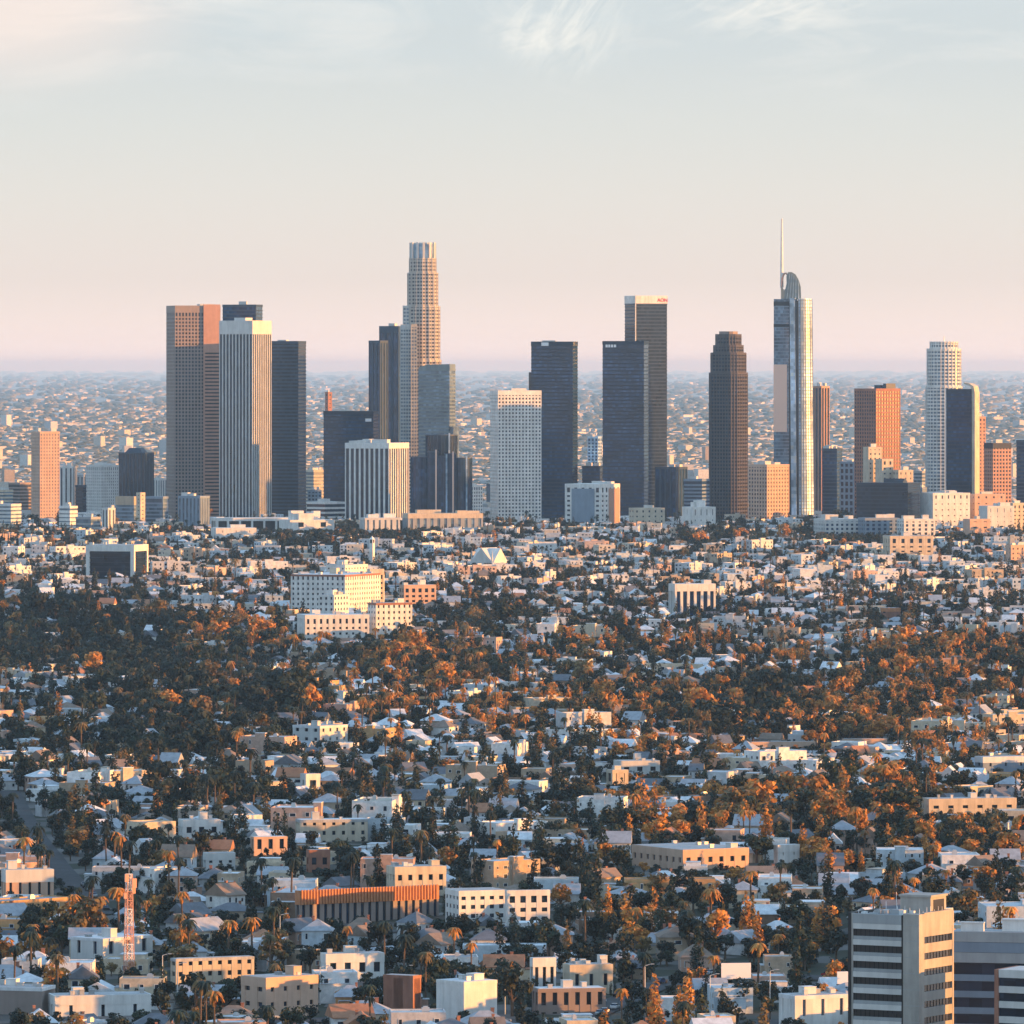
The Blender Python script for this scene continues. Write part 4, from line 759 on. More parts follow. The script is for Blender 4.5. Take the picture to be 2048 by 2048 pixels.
hk('f2', 'two-storey flat-roofed', 'house', 14, 11, 7.2, 7.6, boxwall(14, 11, 7.2), flatroof(14, 11, 7.2), win_row(14, 11, 1.9, 3, 2) + win_row(14, 11, 5.2, 3, 2), 'unit')
hk('a1', 'three-storey', 'apartment_building', 24, 14, 10.2, 10.6, boxwall(24, 14, 10.2), flatroof(24, 14, 10.2), sum((win_row(24, 14, z, 6, 3) for z in (1.9, 5, 8.2)), []), 'unit')
hk('a2', 'four-storey', 'apartment_building', 30, 16, 13, 13.4, boxwall(30, 16, 13), flatroof(30, 16, 13), sum((win_row(30, 16, z, 7, 4) for z in (1.9, 5, 8.2, 11.2)), []), 'unit')
hk('a3', 'long two-storey', 'apartment_building', 34, 11, 7, 7.4, boxwall(34, 11, 7), flatroof(34, 11, 7), sum((win_row(34, 11, z, 8, 2) for z in (1.9, 5.1)), []), 'unit')
for k_, d_ in HK.items():
    L_, D_ = d_['L'], d_['D']
    if k_ in ('g1', 'h1', 'g2', 'h2'):
        d_['wall'].box(L_ * .5 - .3, L_ * .5 + 3.6, -D_ * .36, D_ * .22, -3, 2.7); d_['roof'].box(L_ * .5 + .62, L_ * .5 + 3.9, -D_ * .40, D_ * .26, 2.7, 2.92)
        d_['wall'].box(-L_ * .38, -L_ * .05, -D_ * .5 - 2.2, -D_ * .5 + .2, -3, 2.5); d_['roof'].box(-L_ * .41, -L_ * .02, -D_ * .5 - 2.5, -D_ * .5 - .62, 2.5, 2.7)
    elif k_ == 'f1': d_['wall'].box(-L_ * .15, L_ * .4, -D_ * .2, D_ * .42, 4, 5.6); d_['roof'].box(-L_ * .17, L_ * .42, -D_ * .22, D_ * .44, 5.6, 5.78)
    elif k_ in ('f2', 'a3'): d_['wall'].box(-L_ * .62, -L_ * .49, -D_ * .3, D_ * .4, -3, d_['h'] * .62); d_['roof'].box(-L_ * .63, -L_ * .505, -D_ * .32, D_ * .42, d_['h'] * .62, d_['h'] * .62 + .2)
    else: d_['wall'].box(-L_ * .12, L_ * .1, -D_ * .5 - 1.1, -D_ * .4, -3, d_['h'] + 1.2); d_['roof'].box(-L_ * .13, L_ * .11, -D_ * .5 - 1.2, -D_ * .38, d_['h'] + 1.2, d_['h'] + 1.4)
WIN = MB().box(-.55, .55, -.05, .02, -.65, .65)
for a in ((-.7, -.55, -.68, .68), (.55, .7, -.68, .68), (-.7, .7, .66, .8), (-.75, .75, -.8, -.66)): WIN.box(a[0], a[1], -.10, .02, a[2], a[3])
win_me = WIN.mesh('window', M['glass']); win_me.materials.append(M['white'])
for i, p in enumerate(win_me.polygons): p.material_index = 0 if i < 6 else 1
door_me = MB().box(-.55, .55, -.08, .02, 0, 2.1).box(-.7, .7, -.05, .02, 2.1, 2.25).mesh('door', M['brick'])
chim_me = MB().box(-.45, .45, -.45, .45, -3, 1.0).box(-.55, .55, -.55, .55, 1.0, 1.2).mesh('chimney', M['brick'])
unit_me = MB().box(-1, 1, -.7, .7, -.4, 1).box(-.6, .6, -.5, .5, 1, 1.3).mesh('roof_unit', M['steel'])
for k, d in HK.items(): d['wall_me'] = d['wall'].mesh('wall', M['wall_one']); d['roof_me'] = d['roof'].mesh('roof', M['wall_one'])

GROVES = [(250, 1300, 330, 75, 1), (420, 1420, 300, 60, 1), (380, 1500, 250, 35, 1), (120, 1240, 150, 40, .7), (860, 1340, 190, 60, 1), (1180, 1330, 150, 40, .6), (1260, 1420, 220, 45, .8), (1640, 1440, 330, 70, 1), (1900, 1340, 190, 60, 1), (1700, 1650, 280, 55, 1), (1420, 1660, 110, 50, .8), (1230, 1690, 160, 40, .8), (700, 1085, 250, 24, .8),
          (1690, 1075, 110, 26, 1), (1450, 1090, 90, 20, .5), (950, 1260, 140, 30, .8), (330, 1720, 140, 40, .7), (1150, 1630, 160, 36, .7), (1350, 1830, 200, 36, .8), (130, 1880, 110, 50, .9), (1950, 1700, 110, 50, .8), (60, 1330, 120, 60, .7), (450, 1620, 130, 40, .6)]
def grove(px, py): return max([0] + [d * max(0, 1 - ((px - cx) / rx) ** 2 - ((py - cy_) / ry) ** 2) ** .5 for cx, cy_, rx, ry, d in GROVES])
def clear(x, y, z, hw, hh_, slack=0.0):
    """False where the thing would stand inside a landmark or hide one"""
    px, wpx = PX(x, y), hw * F / y; pt = PY(z + hh_, y)
    for kx, ky, kr in KEEP:
        if math.hypot(x - kx, y - ky) < kr + hw * .8: return False
    for lx, ly, lw, lz in LIT:
        dx, dy = x - lx, y - ly; al_ = dx * math.cos(R_(SUN_AZ)) - dy * math.sin(R_(SUN_AZ)); ac = dx * math.sin(R_(SUN_AZ)) + dy * math.cos(R_(SUN_AZ))
        if 0 < al_ < 260 and abs(ac) < lw + hw and z + hh_ > lz + al_ * math.tan(R_(SUN_EL)): return False
    for x0, x1, yt, yb, Y, _ in LM:
        if y < Y and px + wpx > x0 and px - wpx < x1 and pt < yb - min(34, (yb - yt) * .40) - slack * (yb - yt): return False
    return True

rs = random.Random(21)
H_ALL, T_ALL = [], []
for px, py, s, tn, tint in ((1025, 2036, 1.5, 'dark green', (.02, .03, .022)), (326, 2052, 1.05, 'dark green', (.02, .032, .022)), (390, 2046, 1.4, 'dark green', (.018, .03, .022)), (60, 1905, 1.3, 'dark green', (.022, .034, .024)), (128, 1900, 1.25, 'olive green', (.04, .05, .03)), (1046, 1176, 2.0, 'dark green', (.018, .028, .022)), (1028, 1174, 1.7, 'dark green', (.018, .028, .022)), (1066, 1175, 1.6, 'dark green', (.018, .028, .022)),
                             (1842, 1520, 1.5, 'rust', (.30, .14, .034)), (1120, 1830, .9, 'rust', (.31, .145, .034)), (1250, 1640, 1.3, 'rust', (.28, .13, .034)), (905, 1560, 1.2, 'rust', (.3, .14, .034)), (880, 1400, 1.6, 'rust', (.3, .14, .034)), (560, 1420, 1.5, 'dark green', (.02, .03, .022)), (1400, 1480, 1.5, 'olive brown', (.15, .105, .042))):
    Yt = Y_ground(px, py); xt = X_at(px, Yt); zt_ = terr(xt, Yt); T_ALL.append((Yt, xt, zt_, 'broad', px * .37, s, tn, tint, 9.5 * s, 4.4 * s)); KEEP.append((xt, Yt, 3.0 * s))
Y = 1830.0
while Y < 8150:
    far = Y > 5600; cell = 17 if Y < 4500 else (20 if Y < 5600 else 24)
    hw = .0735 * Y; n = int(2 * hw / cell)
    for i in range(n + 1):
        x = -hw + i * cell + rs.uniform(-4, 4); y = Y + rs.uniform(-4, 4); z = terr(x, y); px, py = PX(x, y), PY(z, y)
        g = grove(px, py); u = rs.random()
        cl = .5 + .5 * math.sin(x / 47 + 1.3 * math.sin(y / 83)) * math.sin(y / 61 + 1.7 * math.sin(x / 71)); ph = (.48 + .46 * cl if not far else .40 + .4 * cl) * (1 - .45 * g); placed = False
        if u < ph and not on_road(x, y, 7):
            v = rs.random()
            if far: key = 'f1' if v < .22 else 'f2' if v < .46 else 'a1' if v < .60 else 'a2' if v < .66 else 'a3' if v < .76 else 'h2' if v < .88 else 'g2'
            else: key = ('g1' if v < .2 else 'g2' if v < .32 else 'h1' if v < .52 else 'h2' if v < .62 else 'f1' if v < .72 else 'f2' if v < .84 else 'g1' if v < .95 else 'a1' if v < .98 else 'a3')
            if Y < 2150 and key in ('a2',): key = 'f2'
            d = HK[key]
            if clear(x, y, z, d['L'] * .55, d['h']):
                block = 10 * math.sin(x * .004 + 1) + 18 * math.sin(y * .0013); rz = R_(block + rs.choice((0, 90, 0, 90, 45)) + rs.uniform(-6, 6) - 12)
                wc, rc = pick(rs, WALLS_FAR if Y > 4700 else WALLS), pick(rs, FLATS if d['extra'] == 'unit' else ROOFS)
                H_ALL.append((y, x, z, key, rz, wc, rc, (lambda q: (q * rs.uniform(.7, 1.12), q * rs.uniform(.75, 1.15), q * rs.uniform(.9, 1.22)))(rs.uniform(.72, 1.02)))); placed = True
        k = rs.choice((1, 2, 2, 3)) + (1 if cl < .45 else 0) if placed else rs.choice((2, 3, 3, 4))
        if g > .25: k += int(g * 1.6)
        if far: k = rs.choice((1, 2, 3)) + (2 if cl < .42 else 0) + (3 if g > .3 else 0)
        for _ in range(k):
            xx, yy = x + rs.uniform(-.62, .62) * cell, y + rs.uniform(-.62, .62) * cell
            if placed and abs(xx - x) < 4.5 and abs(yy - y) < 4.5: yy -= 7
            zz = terr(xx, yy); p2, q2 = PX(xx, yy), PY(zz, yy)
            v = rs.random(); palmy = (430 < p2 < 1000 and 1300 < q2 < 1480) or q2 > 1740 and p2 < 950
            kind = 'palm' if v < (.16 if palmy else .045) else 'cypress' if v < .24 else 'broad'
            if kind == 'broad': s = rs.choice((rs.uniform(.36, .72), rs.uniform(.5, .95), rs.uniform(.6, 1.2))) * (1.0 + .34 * g) * (1.12 - .3 * cl); s *= 1.55 if g > .3 and rs.random() < .14 else 1; hh_, rr = 9.5 * s, 4.4 * s
            elif kind == 'cypress': s = rs.uniform(.6, 1.5); hh_, rr = 12 * s, 1.9 * s
            else: s = rs.uniform(.65, 1.15); hh_, rr = 17 * s, 2.6
            if on_road(xx, yy, rr * .5): continue
            if not clear(xx, yy, zz, rr, hh_, .10 if kind != 'broad' else .04):
                if kind == 'palm': continue
                s *= .42; hh_ *= .42; rr *= .42
                if not clear(xx, yy, zz, rr, hh_): continue
            orange = (380 < p2 < 780 and 1230 < q2 < 1330) or (700 < p2 < 2048 and 1290 < q2 < 1500) or p2 > 1200 and q2 > 1500 or p2 < 700 and q2 > 1850  # zones where sunlit foliage is painted by warmer tints
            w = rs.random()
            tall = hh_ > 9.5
            t = ('rust', (.40, .185, .042)) if w < (.36 if tall and orange else .05 if tall else .06 if orange else .01) else ('olive brown', (.15, .105, .042)) if w < (.50 if tall and orange else .18 if tall else .10 if orange else .03) else ('dark green', (.014, .026, .020)) if w < .78 else ('olive green', (.026, .040, .024))  # extra rust and olive brown in these zones, mostly on tall trees, paints sunlight
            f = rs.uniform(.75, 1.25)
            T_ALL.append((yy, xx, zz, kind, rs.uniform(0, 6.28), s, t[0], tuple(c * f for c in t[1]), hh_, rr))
    Y += cell

inframe = lambda x, y, z, hgt: -20 < PX(x, y) < 2068 and PY(z + hgt, y) < 2046
SHORTS = [((a + b) / 2, (c + d) / 2, a, b, c, min(d, 2048), s) for a, b, c, d, _, s in LM if s]
LABELS = {}
def where(px, py):
    best = min(SHORTS, key=lambda q: max(q[2] - px, 0, px - q[3]) ** 2 + (2 * max(q[4] - py, 0, py - q[5])) ** 2)
    dx = px - best[0]; dy = py - best[5]
    if abs(dx) > (best[3] - best[2]) / 2: d = 'left of' if dx < 0 else 'right of'
    else: d = 'below' if dy > -20 else 'above'
    dist = math.hypot(dx, py - (best[4] + best[5]) / 2)
    return ('just ' if dist < 90 else '' if dist < 190 else 'well ') + d + ' the ' + best[6], dist
def set_label(o, lead, px, py, cat, group):
    w, d = where(px, py); LABELS.setdefault((lead, w), []).append((d, o)); o['category'] = cat; o['group'] = group
ORD = ['nearest', 'second', 'third', 'fourth', 'fifth', 'sixth', 'seventh', 'eighth', 'ninth', 'tenth']
def finish_labels():
    for (lead, w), v in LABELS.items():
        v.sort(key=lambda q: q[0])
        for i, (d, o) in enumerate(v):
            if len(v) == 1: o['label'] = f'{lead} {w}'
            elif i < 10: o['label'] = f'{lead} {w}, {ORD[i]} nearest' if i else f'{lead} {w}, the nearest'
            else: o['label'] = f'{lead} {w}, farther off'
            if len(o['label'].replace(',', ' ').split()) > 15: o['label'] = o['label'].replace('just ', '').replace('well ', '').replace('apartment block', 'block')

rm_ = random.Random(15); tries = 0; made = 0
while made < 34 and tries < 900:
    tries += 1; Ym = rm_.uniform(8250, 9350); pxm = rm_.uniform(-10, 2050); wpx = rm_.uniform(22, 58); xm = X_at(pxm, Ym)
    if any(math.hypot(xm - a, Ym - 20 - b) < c + wpx * .45 for a, b, c in KEEP): continue
    zt = rm_.choice((rm_.uniform(16, 30), rm_.uniform(24, 52))); xc_ = pxm + wpx * rm_.uniform(-.1, .28)
    fr, word = rm_.choice((('white', 'white'), ('pale', 'pale grey'), ('grey', 'grey'), ('bluegrey', 'blue-grey'), ('slate', 'dark slate'), ('cream', 'cream'), ('white', 'white')))
    form = rm_.choice(('gridded', 'banded', 'ribbed')); st = GRID(fr, 'glass', rm_.uniform(3.6, 5), 2, 4, 1.9) if form == 'gridded' else BAND(fr, 'slateglass', 4, 1.9) if form == 'banded' else STRIP(fr, 'slateglass', 4.6, 2.2)
    o, _, _, _ = bld('office_building', '', 'office building', pxm - wpx / 2, xc_, pxm + wpx / 2, PY(zt, Ym), Ym, st, roof=3, roofh=3)
    set_label(o, f'{word} {form} mid-rise office block', pxm, PY(0, Ym), 'office building', 'mid-rise blocks among the towers'); made += 1
def put_house(h):
    y, x, z, key, rz, wc, rc, s = h; d = HK[key]; px, py = PX(x, y), PY(z, y)
    o = link(d['kind'], None); o.location = (x, y, z); o.rotation_euler = (0, 0, rz); o.scale = s; rw = random.Random(int(x * 31 + y))
    w = link('wall', d['wall_me'], o); w['tint'] = wc[1]
    r = link('roof', d['roof_me'], o); r['tint'] = rc[1]
    c_, s_ = math.cos(rz), math.sin(rz)
    for q in d['wins']:
        nx_, ny_ = math.sin(q[3]), -math.cos(q[3])                    # outward normal of that wall, only walls turned to the view get windows
        if (s_ * nx_ + c_ * ny_) < .25 and rw.random() > .28: a = link('window', win_me, w); a.location = (q[0], q[1], q[2] + rw.uniform(-.12, .12)); a.rotation_euler = (0, 0, q[3]); a.scale = (rw.choice((.7, 1, 1, 1.6)), 1, rw.choice((.75, 1, 1.1)))
    if d['extra'] == 'chimney': a = link('chimney', chim_me, r); a.location = (d['L'] * .2, d['D'] * .15, d['h'] - .6)
    else: a = link('roof_unit', unit_me, r); a.location = (d['L'] * .15, d['D'] * .1, d['h'] - .4)
    a = link('door', door_me, w); a.location = (d['L'] * .04, -d['D'] / 2, .05)
    nm = 'house' if d['kind'] == 'house' else 'apartment block'
    set_label(o, f"{wc[0]} {d['form']} {nm}, {rc[0]} roof,", px, py, d['kind'].replace('_', ' '), 'houses among the trees' if nm == 'house' else 'apartment blocks among the trees')
H_ALL.sort(); cnt = {'house': 0, 'apartment_building': 0}; CAP = {'house': 290, 'apartment_building': 110}; rest = []
for h in H_ALL:
    k = HK[h[3]]['kind']
    if cnt[k] < CAP[k] and inframe(h[1], h[0], h[2], HK[h[3]]['h']): cnt[k] += 1; put_house(h)
    else: rest.append(h)

def tile(name, items, label, cat):
    """one joined mesh of many small buildings, each with its own wall, roof and window colours"""
    V, Fq, Ti, n = [], [], [], 0; mi = []
    for verts, faces, cols, mats, Mx in items:
        v = verts @ Mx[:3, :3].T + Mx[:3, 3]; V.append(v); Ti.append(cols)
        Fq += [tuple(i + n for i in f) for f in faces]; mi += mats; n += len(v)
    me = bpy.data.meshes.new(name); me.from_pydata(np.concatenate(V).tolist(), [], Fq); me.materials.append(M['wall_many']); me.materials.append(M['glass'])
    me.polygons.foreach_set('material_index', mi)
    at = me.attributes.new('tint', 'FLOAT_COLOR', 'POINT'); cc = np.concatenate(Ti); at.data.foreach_set('color', np.concatenate([cc, np.ones((len(cc), 1))], 1).astype(np.float32).ravel())
    o = link(name, me, None, 'stuff'); o['label'] = label; o['category'] = cat; return o
items = []
for y, x, z, key, rz, wc, rc, s in rest:
    d = HK[key]; wv, wf, rv, rf = d['wall'].v, d['wall'].f, d['roof'].v, d['roof'].f
    v = list(wv) + list(rv); f = list(wf) + [tuple(i + len(wv) for i in q) for q in rf]; m = [0] * len(f)
    for q in d['wins']:
        nx_, ny_ = math.sin(q[3]), -math.cos(q[3])
        if (math.sin(rz) * nx_ + math.cos(rz) * ny_) > .25 or rs.random() < .38: continue
        ww, wh = rs.choice((.5, .7, .7, 1.1)), rs.choice((.55, .7, .75))
        tx, ty = math.cos(q[3]), math.sin(q[3]); k = len(v)
        v += [(q[0] + tx * a + nx_ * .06, q[1] + ty * a + ny_ * .06, q[2] + b) for a, b in ((-ww, -wh), (ww, -wh), (ww, wh), (-ww, wh))]; f.append((k, k + 1, k + 2, k + 3)); m.append(1)
    cols = np.array([wc[1]] * len(wv) + [rc[1]] * len(rv) + [(.02, .02, .03)] * (len(v) - len(wv) - len(rv)))
    items.append((np.array(v), f, cols, m, np.array(Matrix.Translation((x, y, z)) @ Matrix.Rotation(rz, 4, 'Z') @ Matrix.Diagonal((*s, 1)))))
tile('distant_houses', items, 'mass of small pale houses beyond the nearer streets', 'houses')

# ------------------------------------------------------------------ trees
def leafcloud(r, blobs, n, size, flat=.25):
    V, Fq = [], []
    tot = sum(b[3] ** 2 for b in blobs)
    for bx, by, bz, br, sz in blobs:
        for _ in range(max(6, int(n * br * br / tot))):
            d = Vector((r.gauss(0, 1), r.gauss(0, 1), r.gauss(0, 1))).normalized(); rad = br * (.62 + .42 * r.random())
            p = Vector((bx + d.x * rad, by + d.y * rad, bz + d.z * rad * sz))
            nrm = (d + Vector((r.gauss(0, .45), r.gauss(0, .45), r.gauss(0, .45) + .2))).normalized(); u = nrm.orthogonal().normalized(); a = r.random() * 6.28; w = nrm.cross(u)
            u, w = u * math.cos(a) + w * math.sin(a), w * math.cos(a) - u * math.sin(a); s = size * r.uniform(.6, 1.3); k = len(V)
            V += [tuple(p - u * s - w * s * .35), tuple(p + u * s * .1 - w * s * .7), tuple(p + u * s + w * s * .2), tuple(p - u * s * .1 + w * s * .7)]; Fq.append((k, k + 1, k + 2, k + 3))
    m = MB(); m.v, m.f = V, Fq; return m
def broad(seed):
    r = random.Random(seed); blobs = []
    for i in range(r.randint(9, 13)):
        a = r.random() * 6.28; q = r.random() ** .6 * 2.9; z = r.uniform(3.4, 8.0); q *= 1 - .10 * abs(z - 5.2); blobs.append((q * math.cos(a), q * math.sin(a), z, r.uniform(1.0, 1.9), .8))
    tr = MB().tube((0, 0, -1.5), (.1, 0, 3), .42, .3)
    for b in blobs[:6]: tr.tube((.1, 0, 2.6), b[:3], .2, .06, 5)
    return leafcloud(r, blobs, 520, .52), tr
def cyp(seed):
    r = random.Random(seed); blobs = []
    for i in range(12):
        z = .9 + i * .93; blobs.append((r.gauss(0, .25), r.gauss(0, .25), z, 1.55 * (1 - (i / 12.5) ** 1.7) * (.75 + .25 * min(1, i / 2)) + .2, 1.1))
    return leafcloud(r, blobs, 360, .42), MB().tube((0, 0, -1.5), (0, 0, 9), .3, .1)
def palm(seed):
    r = random.Random(seed); lean = r.uniform(-.5, .5); top = Vector((lean, r.uniform(-.4, .4), 15.2)); cr = MB()
    for i in range(22):
        a = i * 2.4 + r.random() * .4; up = r.uniform(-.5, 1.0); d = Vector((math.cos(a), math.sin(a), 0)); side = Vector((-d.y, d.x, 0)); pr = top.copy(); L_ = r.uniform(2.3, 3.1); pts = []
        for k in range(5):
            t = k / 4; pts.append(top + d * L_ * t * (1 - .12 * t) + Vector((0, 0, up * 1.6 * t - 2.4 * t * t)))
        for k in range(4):
            w0, w1 = .42 * math.sin(math.pi * (.12 + .8 * k / 4)), .42 * math.sin(math.pi * (.12 + .8 * (k + 1) / 4)); dr = Vector((0, 0, -.22))
            cr.face(tuple(pts[k]), tuple(pts[k + 1]), tuple(pts[k + 1] + side * w1 + dr), tuple(pts[k] + side * w0 + dr)); cr.face(tuple(pts[k + 1]), tuple(pts[k]), tuple(pts[k] - side * w0 + dr), tuple(pts[k + 1] - side * w1 + dr))
    for i in range(40):
        a = r.random() * 6.28; z = 15.0 - r.random() * 2.6; q = .55 - .1 * (15 - z) / 3; p = Vector((top.x * z / 15 + math.cos(a) * q, top.y * z / 15 + math.sin(a) * q, z)); s = Vector((-math.sin(a), math.cos(a), 0)) * .3
        cr.face(tuple(p - s), tuple(p + s), tuple(p + s * .6 + Vector((0, 0, -1.2))), tuple(p - s * .6 + Vector((0, 0, -1.2))))
    return cr, MB().tube((0, 0, -1.5), tuple(top), .34, .22, 7)
PROTO = {}
for kind, fn, k in (('broad', broad, 9), ('cypress', cyp, 4), ('palm', palm, 4)):
    PROTO[kind] = []
    for i in range(k):
        cr_, tr_ = fn(100 + i * 7 + len(kind)); PROTO[kind].append((cr_.mesh('crown', M['leaf']), tr_.mesh('trunk', M['trunk'])))
T_ALL.sort(); tc_ = {'broad': 0, 'cypress': 0, 'palm': 0}; REST = {k: [] for k in tc_}; SRC = {k: {} for k in tc_}
NAMES = {'broad': ('broadleaf_tree', 'broadleaf tree', 'leafy trees among the houses'), 'cypress': ('cypress_tree', 'narrow cypress', 'cypresses among the houses'), 'palm': ('palm_tree', 'fan palm', 'palms among the houses')}
TCAP = {'broad': 290, 'cypress': 240, 'palm': 200}
for t in T_ALL:
    y, x, z, kind, rz, s, tn, tint, hh_, rr = t
    if tc_[kind] < TCAP[kind] and inframe(x, y, z, hh_):
        i = tc_[kind]; tc_[kind] += 1; vi = i % len(PROTO[kind]); cme, tme = PROTO[kind][vi]; nm, word, grp = NAMES[kind]
        o = link(nm, None); o.location = (x, y, z); o.rotation_euler = (0, 0, rz); o.scale = (s * rs.uniform(.85, 1.2), s * rs.uniform(.85, 1.2), s)
        c = link('crown', cme, o); c['tint'] = tint; tk = link('trunk', tme, o); SRC[kind].setdefault(vi, (c, tk))
        size = 'small' if s < .78 else 'tall' if s > 1.02 else 'medium-sized'
        set_label(o, f'{size} {tn} {word}', PX(x, y), PY(z, y), 'palm tree' if kind == 'palm' else 'tree', grp)
    else: REST[kind].append(t)
def instancer(name, pts, src, label):
    me = bpy.data.meshes.new(name); me.from_pydata([(t[1], t[0], t[2]) for t in pts], [], [])
    n = len(pts); r = np.random.RandomState(5)
    def att(nm, ty, key, arr): a = me.attributes.new(nm, ty, 'POINT'); a.data.foreach_set(key, np.asarray(arr, dtype=np.int32 if ty == 'INT' else np.float32).ravel())
    att('idx', 'INT', 'value', r.randint(0, len(src), n)); att('rot', 'FLOAT_VECTOR', 'vector', [(0, 0, t[4]) for t in pts]); att('scl', 'FLOAT_VECTOR', 'vector', [(t[5] * rs.uniform(.8, 1.3), t[5] * rs.uniform(.8, 1.3), t[5] * rs.uniform(.8, 1.15)) for t in pts]); att('tint', 'FLOAT_VECTOR', 'vector', [t[7] for t in pts])
    o = link(name, me, None, 'stuff'); o['label'] = label; o['category'] = 'trees'
    ng = bpy.data.node_groups.new(name, 'GeometryNodeTree'); ng.interface.new_socket('Geometry', in_out='INPUT', socket_type='NodeSocketGeometry'); ng.interface.new_socket('Geometry', in_out='OUTPUT', socket_type='NodeSocketGeometry')
    gi, go = ng.nodes.new('NodeGroupInput'), ng.nodes.new('NodeGroupOutput'); jo = ng.nodes.new('GeometryNodeJoinGeometry')
    def named(nm, ty): q = ng.nodes.new('GeometryNodeInputNamedAttribute'); q.data_type = ty; q.inputs[0].default_value = nm; return q.outputs[0]
    for w in (0, 1):
        j = ng.nodes.new('GeometryNodeJoinGeometry')
        for v in reversed(range(len(src))):
            oi = ng.nodes.new('GeometryNodeObjectInfo'); oi.inputs[0].default_value = src[v][w]; oi.inputs['As Instance'].default_value = False; oi.transform_space = 'ORIGINAL'
            g2 = ng.nodes.new('GeometryNodeGeometryToInstance'); ng.links.new(oi.outputs['Geometry'], g2.inputs[0]); ng.links.new(g2.outputs[0], j.inputs[0])
        ip = ng.nodes.new('GeometryNodeInstanceOnPoints'); ng.links.new(gi.outputs[0], ip.inputs['Points']); ng.links.new(j.outputs[0], ip.inputs['Instance']); ip.inputs['Pick Instance'].default_value = True
        ng.links.new(named('idx', 'INT'), ip.inputs['Instance Index']); ng.links.new(named('rot', 'FLOAT_VECTOR'), ip.inputs['Rotation']); ng.links.new(named('scl', 'FLOAT_VECTOR'), ip.inputs['Scale']); ng.links.new(ip.outputs[0], jo.inputs[0])
    ng.links.new(jo.outputs[0], go.inputs[0]); md = o.modifiers.new('trees', 'NODES'); md.node_group = ng
for kind, nm, lb in (('broad', 'distant_broadleaf_trees', 'mass of dark and rust leafy trees across the basin'), ('cypress', 'distant_cypress_trees', 'scattered narrow cypresses across the basin'), ('palm', 'distant_palm_trees', 'scattered tall palms across the basin')):
    if REST[kind]: instancer(nm, REST[kind], SRC[kind], lb)
print('houses', len(H_ALL), 'trees', len(T_ALL), cnt, tc_)

# ------------------------------------------------------------------ city beyond downtown
rf = random.Random(77); items = []; FARW = [('w', (.56, .55, .53), 4), ('c', (.50, .45, .39), 3), ('g', (.42, .42, .42), 4), ('b', (.34, .29, .25), 1)]  # far wall tones kept close to the ground, haze painted into the colour
cube = np.array(MB().box(-.5, .5, -.5, .5, 0, 1).v); cf = MB().box(0, 1, 0, 1, 0, 1).f
for i in range(15000):
    py = 736.5 + 278 * (rf.random() ** .5); Yf = min(Y_row(py), 220000)
    if Yf < 8650: Yf = rf.uniform(8650, 11000)
    x = X_at(rf.uniform(-60, 2110), Yf); q = max(1, Yf / 13000) ** .52
    w, d, h = rf.choice((rf.uniform(7, 16), rf.uniform(7, 16), rf.uniform(12, 40))) * q, rf.uniform(8, 26) * q, rf.uniform(3, 7) * q ** .75
    if rf.random() < .008: w, d, h = rf.uniform(12, 22) * q, 18 * q, rf.uniform(14, 32) * q ** .8
    c = pick(rf, FARW)[1]; cols = np.array([c] * 8)
    items.append((cube, cf, cols, [0] * 6, np.array(Matrix.Translation((x, Yf, -.5)) @ Matrix.Rotation(rf.choice((.3, .9, -.4)), 4, 'Z') @ Matrix.Diagonal((w, d, h, 1)))))
tile('far_city', items, 'sea of tiny low buildings stretching to the horizon behind downtown', 'buildings')
V, Fq, n = [], [], 0
base = [(0, 0, 1)] + [(math.cos(a) * .9, math.sin(a) * .9, .62) for a in (0, 1.05, 2.09, 3.14, 4.19, 5.24)] + [(math.cos(a) * 1.0, math.sin(a) * 1.0, .0) for a in (.5, 1.55, 2.6, 3.64, 4.7, 5.7)]
bf = [(0, 1 + i, 1 + (i + 1) % 6) for i in range(6)] + [(1 + i, 7 + i, 1 + (i + 1) % 6) for i in range(6)] + [(7 + i, 7 + (i + 1) % 6, 1 + (i + 1) % 6) for i in range(6)]
for i in range(9000):
    py = 736.5 + 276 * (rf.random() ** .85); Yf = min(Y_row(py), 220000)
    if Yf < 8650: Yf = rf.uniform(8650, 11000)
    x = X_at(rf.uniform(-60, 2110), Yf); q = max(1, Yf / 13000); w, h = rf.uniform(4, 12) * q, rf.uniform(5, 10) * q ** .8
    V += [(x + a * w * rf.uniform(.8, 1.5), Yf + b * w, c * h) for a, b, c in base]; Fq += [tuple(k + n for k in f) for f in bf]; n += len(base)
me = bpy.data.meshes.new('far_trees'); me.from_pydata(V, [], Fq); me.materials.append(mat('far_foliage', (.19, .20, .17), .9, .1, noise=(.01, .3)))  # far foliage paled, distance haze painted into its colour
o = link('far_trees', me, None, 'stuff'); o['label'] = 'grey-green belt of tiny trees behind downtown'; o['category'] = 'trees'

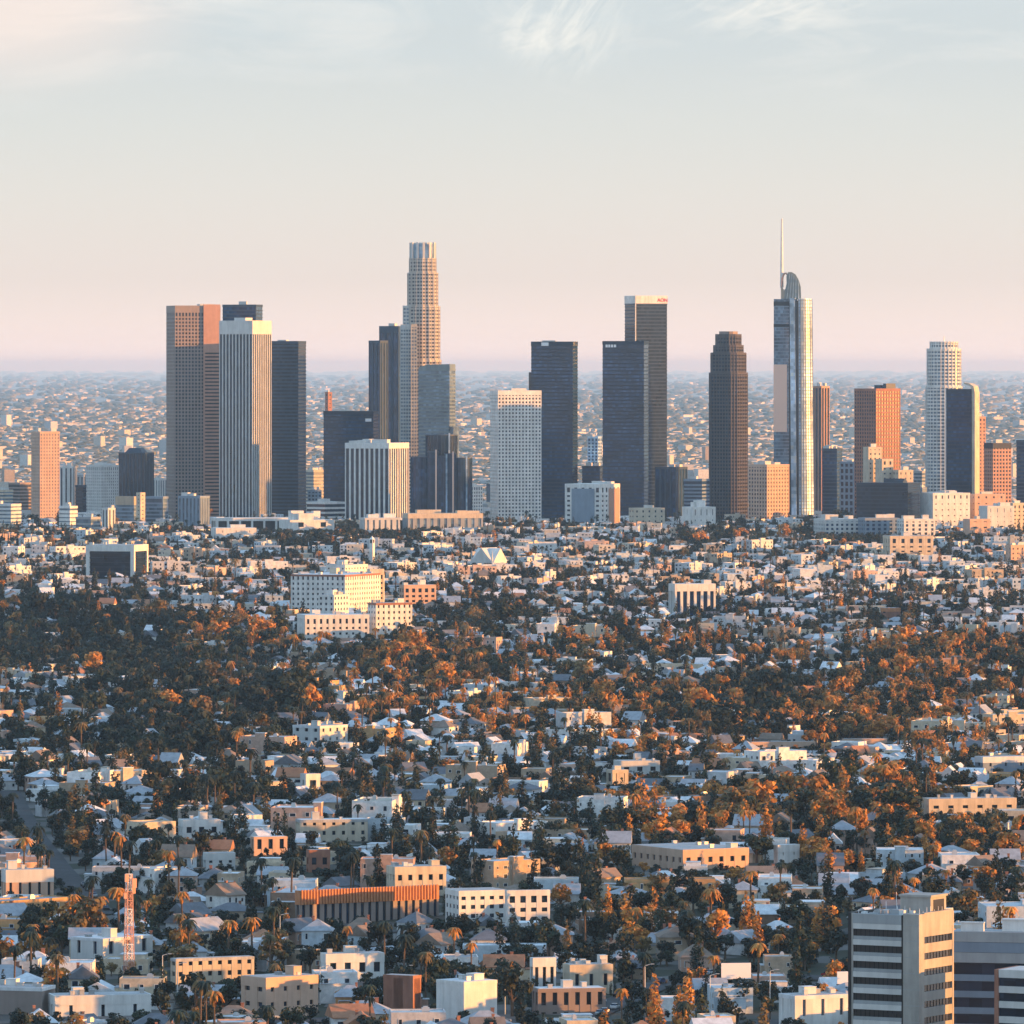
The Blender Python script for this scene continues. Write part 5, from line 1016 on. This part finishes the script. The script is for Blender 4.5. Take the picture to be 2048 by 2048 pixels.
# ------------------------------------------------------------------ cars and poles in the lower streets
PAINT = [('white', (.7, .7, .7)), ('silver', (.42, .44, .46)), ('black', (.02, .02, .022)), ('dark blue', (.03, .05, .11)), ('red', (.35, .03, .03)), ('grey', (.18, .19, .2))]
bodyo = [(-2.2, .35), (2.2, .35), (2.25, .75), (2.0, .92), (1.0, 1.0), (-1.55, 1.02), (-2.2, .9)]; cabo = [(-1.65, 1.0), (1.1, 1.0), (.35, 1.45), (-1.0, 1.47)]
car_b = MB().xz(bodyo, -.88, .88).mesh('body', M['carpaint']); car_c = MB().xz(cabo, -.74, .74).mesh('cabin', M['glass']); car_r = MB().box(-.95, .32, -.7, .7, 1.45, 1.5).mesh('roof', M['carpaint']); whl = MB().tube((0, -.12, 0), (0, .12, 0), .33, None, 10).mesh('wheel', M['tyre'])
def car(x, y, rz, k):
    nmc, col = PAINT[k % 6]; o = link('parked_car', None); o.location = (x, y, terr(x, y) + .36); o.rotation_euler = (0, 0, rz)
    for nm, me in (('body', car_b), ('cabin', car_c), ('roof', car_r)): p = link(nm, me, o); p['tint'] = col
    for sx in (-1.4, 1.4):
        for sy in (-.82, .82): p = link('wheel', whl, o); p.location = (sx, sy, .33)
    set_label(o, f'{nmc} parked car', PX(x, y), PY(terr(x, y), y), 'car', 'cars in the lower streets')
rc_ = random.Random(9); k = 0
for pts, w in ROADS:
    for (x0, y0), (x1, y1) in zip(pts, pts[1:]):
        l = math.hypot(x1 - x0, y1 - y0); a = math.atan2(y1 - y0, x1 - x0); t = rc_.uniform(2, 14)
        while t < l and k < 150:
            sd = rc_.choice((-1, 1)) * (w / 2 - 1.7); x, y = x0 + (x1 - x0) * t / l - math.sin(a) * sd, y0 + (y1 - y0) * t / l + math.cos(a) * sd
            if y < 2450 and inframe(x, y, 0, 1) and clear(x, y, 0, 1, 1): car(x, y, a, rc_.randint(0, 5)); k += 1
            t += rc_.uniform(5.5, 22)
def lamp(px, py, h):
    Y = Y_ground(px, py); x = X_at(px, Y); z = terr(x, Y); o = link('street_lamp', None); o.location = (x, Y, z)
    part('pole', MB().tube((0, 0, -.5), (0, 0, h), .16, .1), 'lightpole', o); part('arm', MB().tube((0, 0, h), (1.8, 0, h + .5), .09, .06), 'lightpole', o); part('lamp_head', MB().box(1.5, 2.5, -.2, .2, h + .35, h + .55), 'steel', o)
    set_label(o, 'slim pale street lamp', px, py, 'street lamp', 'street lamps')
for px, py in ((325, 1985), (355, 2005), (640, 2010), (807, 2012), (1010, 2030), (1290, 2010), (1420, 2030), (1540, 2020), (560, 1900), (180, 2000)): lamp(px, py, 10)
finish_labels()

# ------------------------------------------------------------------ air
hz = MB().box(-140000, 140000, -500, 262000, -30, 348); me = hz.mesh('haze'); hm = bpy.data.materials.new('haze_air'); hm.use_nodes = True; t = hm.node_tree; t.nodes.clear()
pv = N(t, 'ShaderNodeVolumePrincipled'); oo = N(t, 'ShaderNodeOutputMaterial'); t.links.new(pv.outputs[0], oo.inputs['Volume'])
pv.inputs['Color'].default_value = (.56, .80, 1.0, 1); pv.inputs['Absorption Color'].default_value = (1, 1, 1, 1); pv.inputs['Density'].default_value = 1.6e-5; pv.inputs['Anisotropy'].default_value = .6
me.materials.append(hm); o = link('haze', me, None, 'stuff'); o['label'] = 'thin pale evening haze over the whole basin'; o['category'] = 'haze'
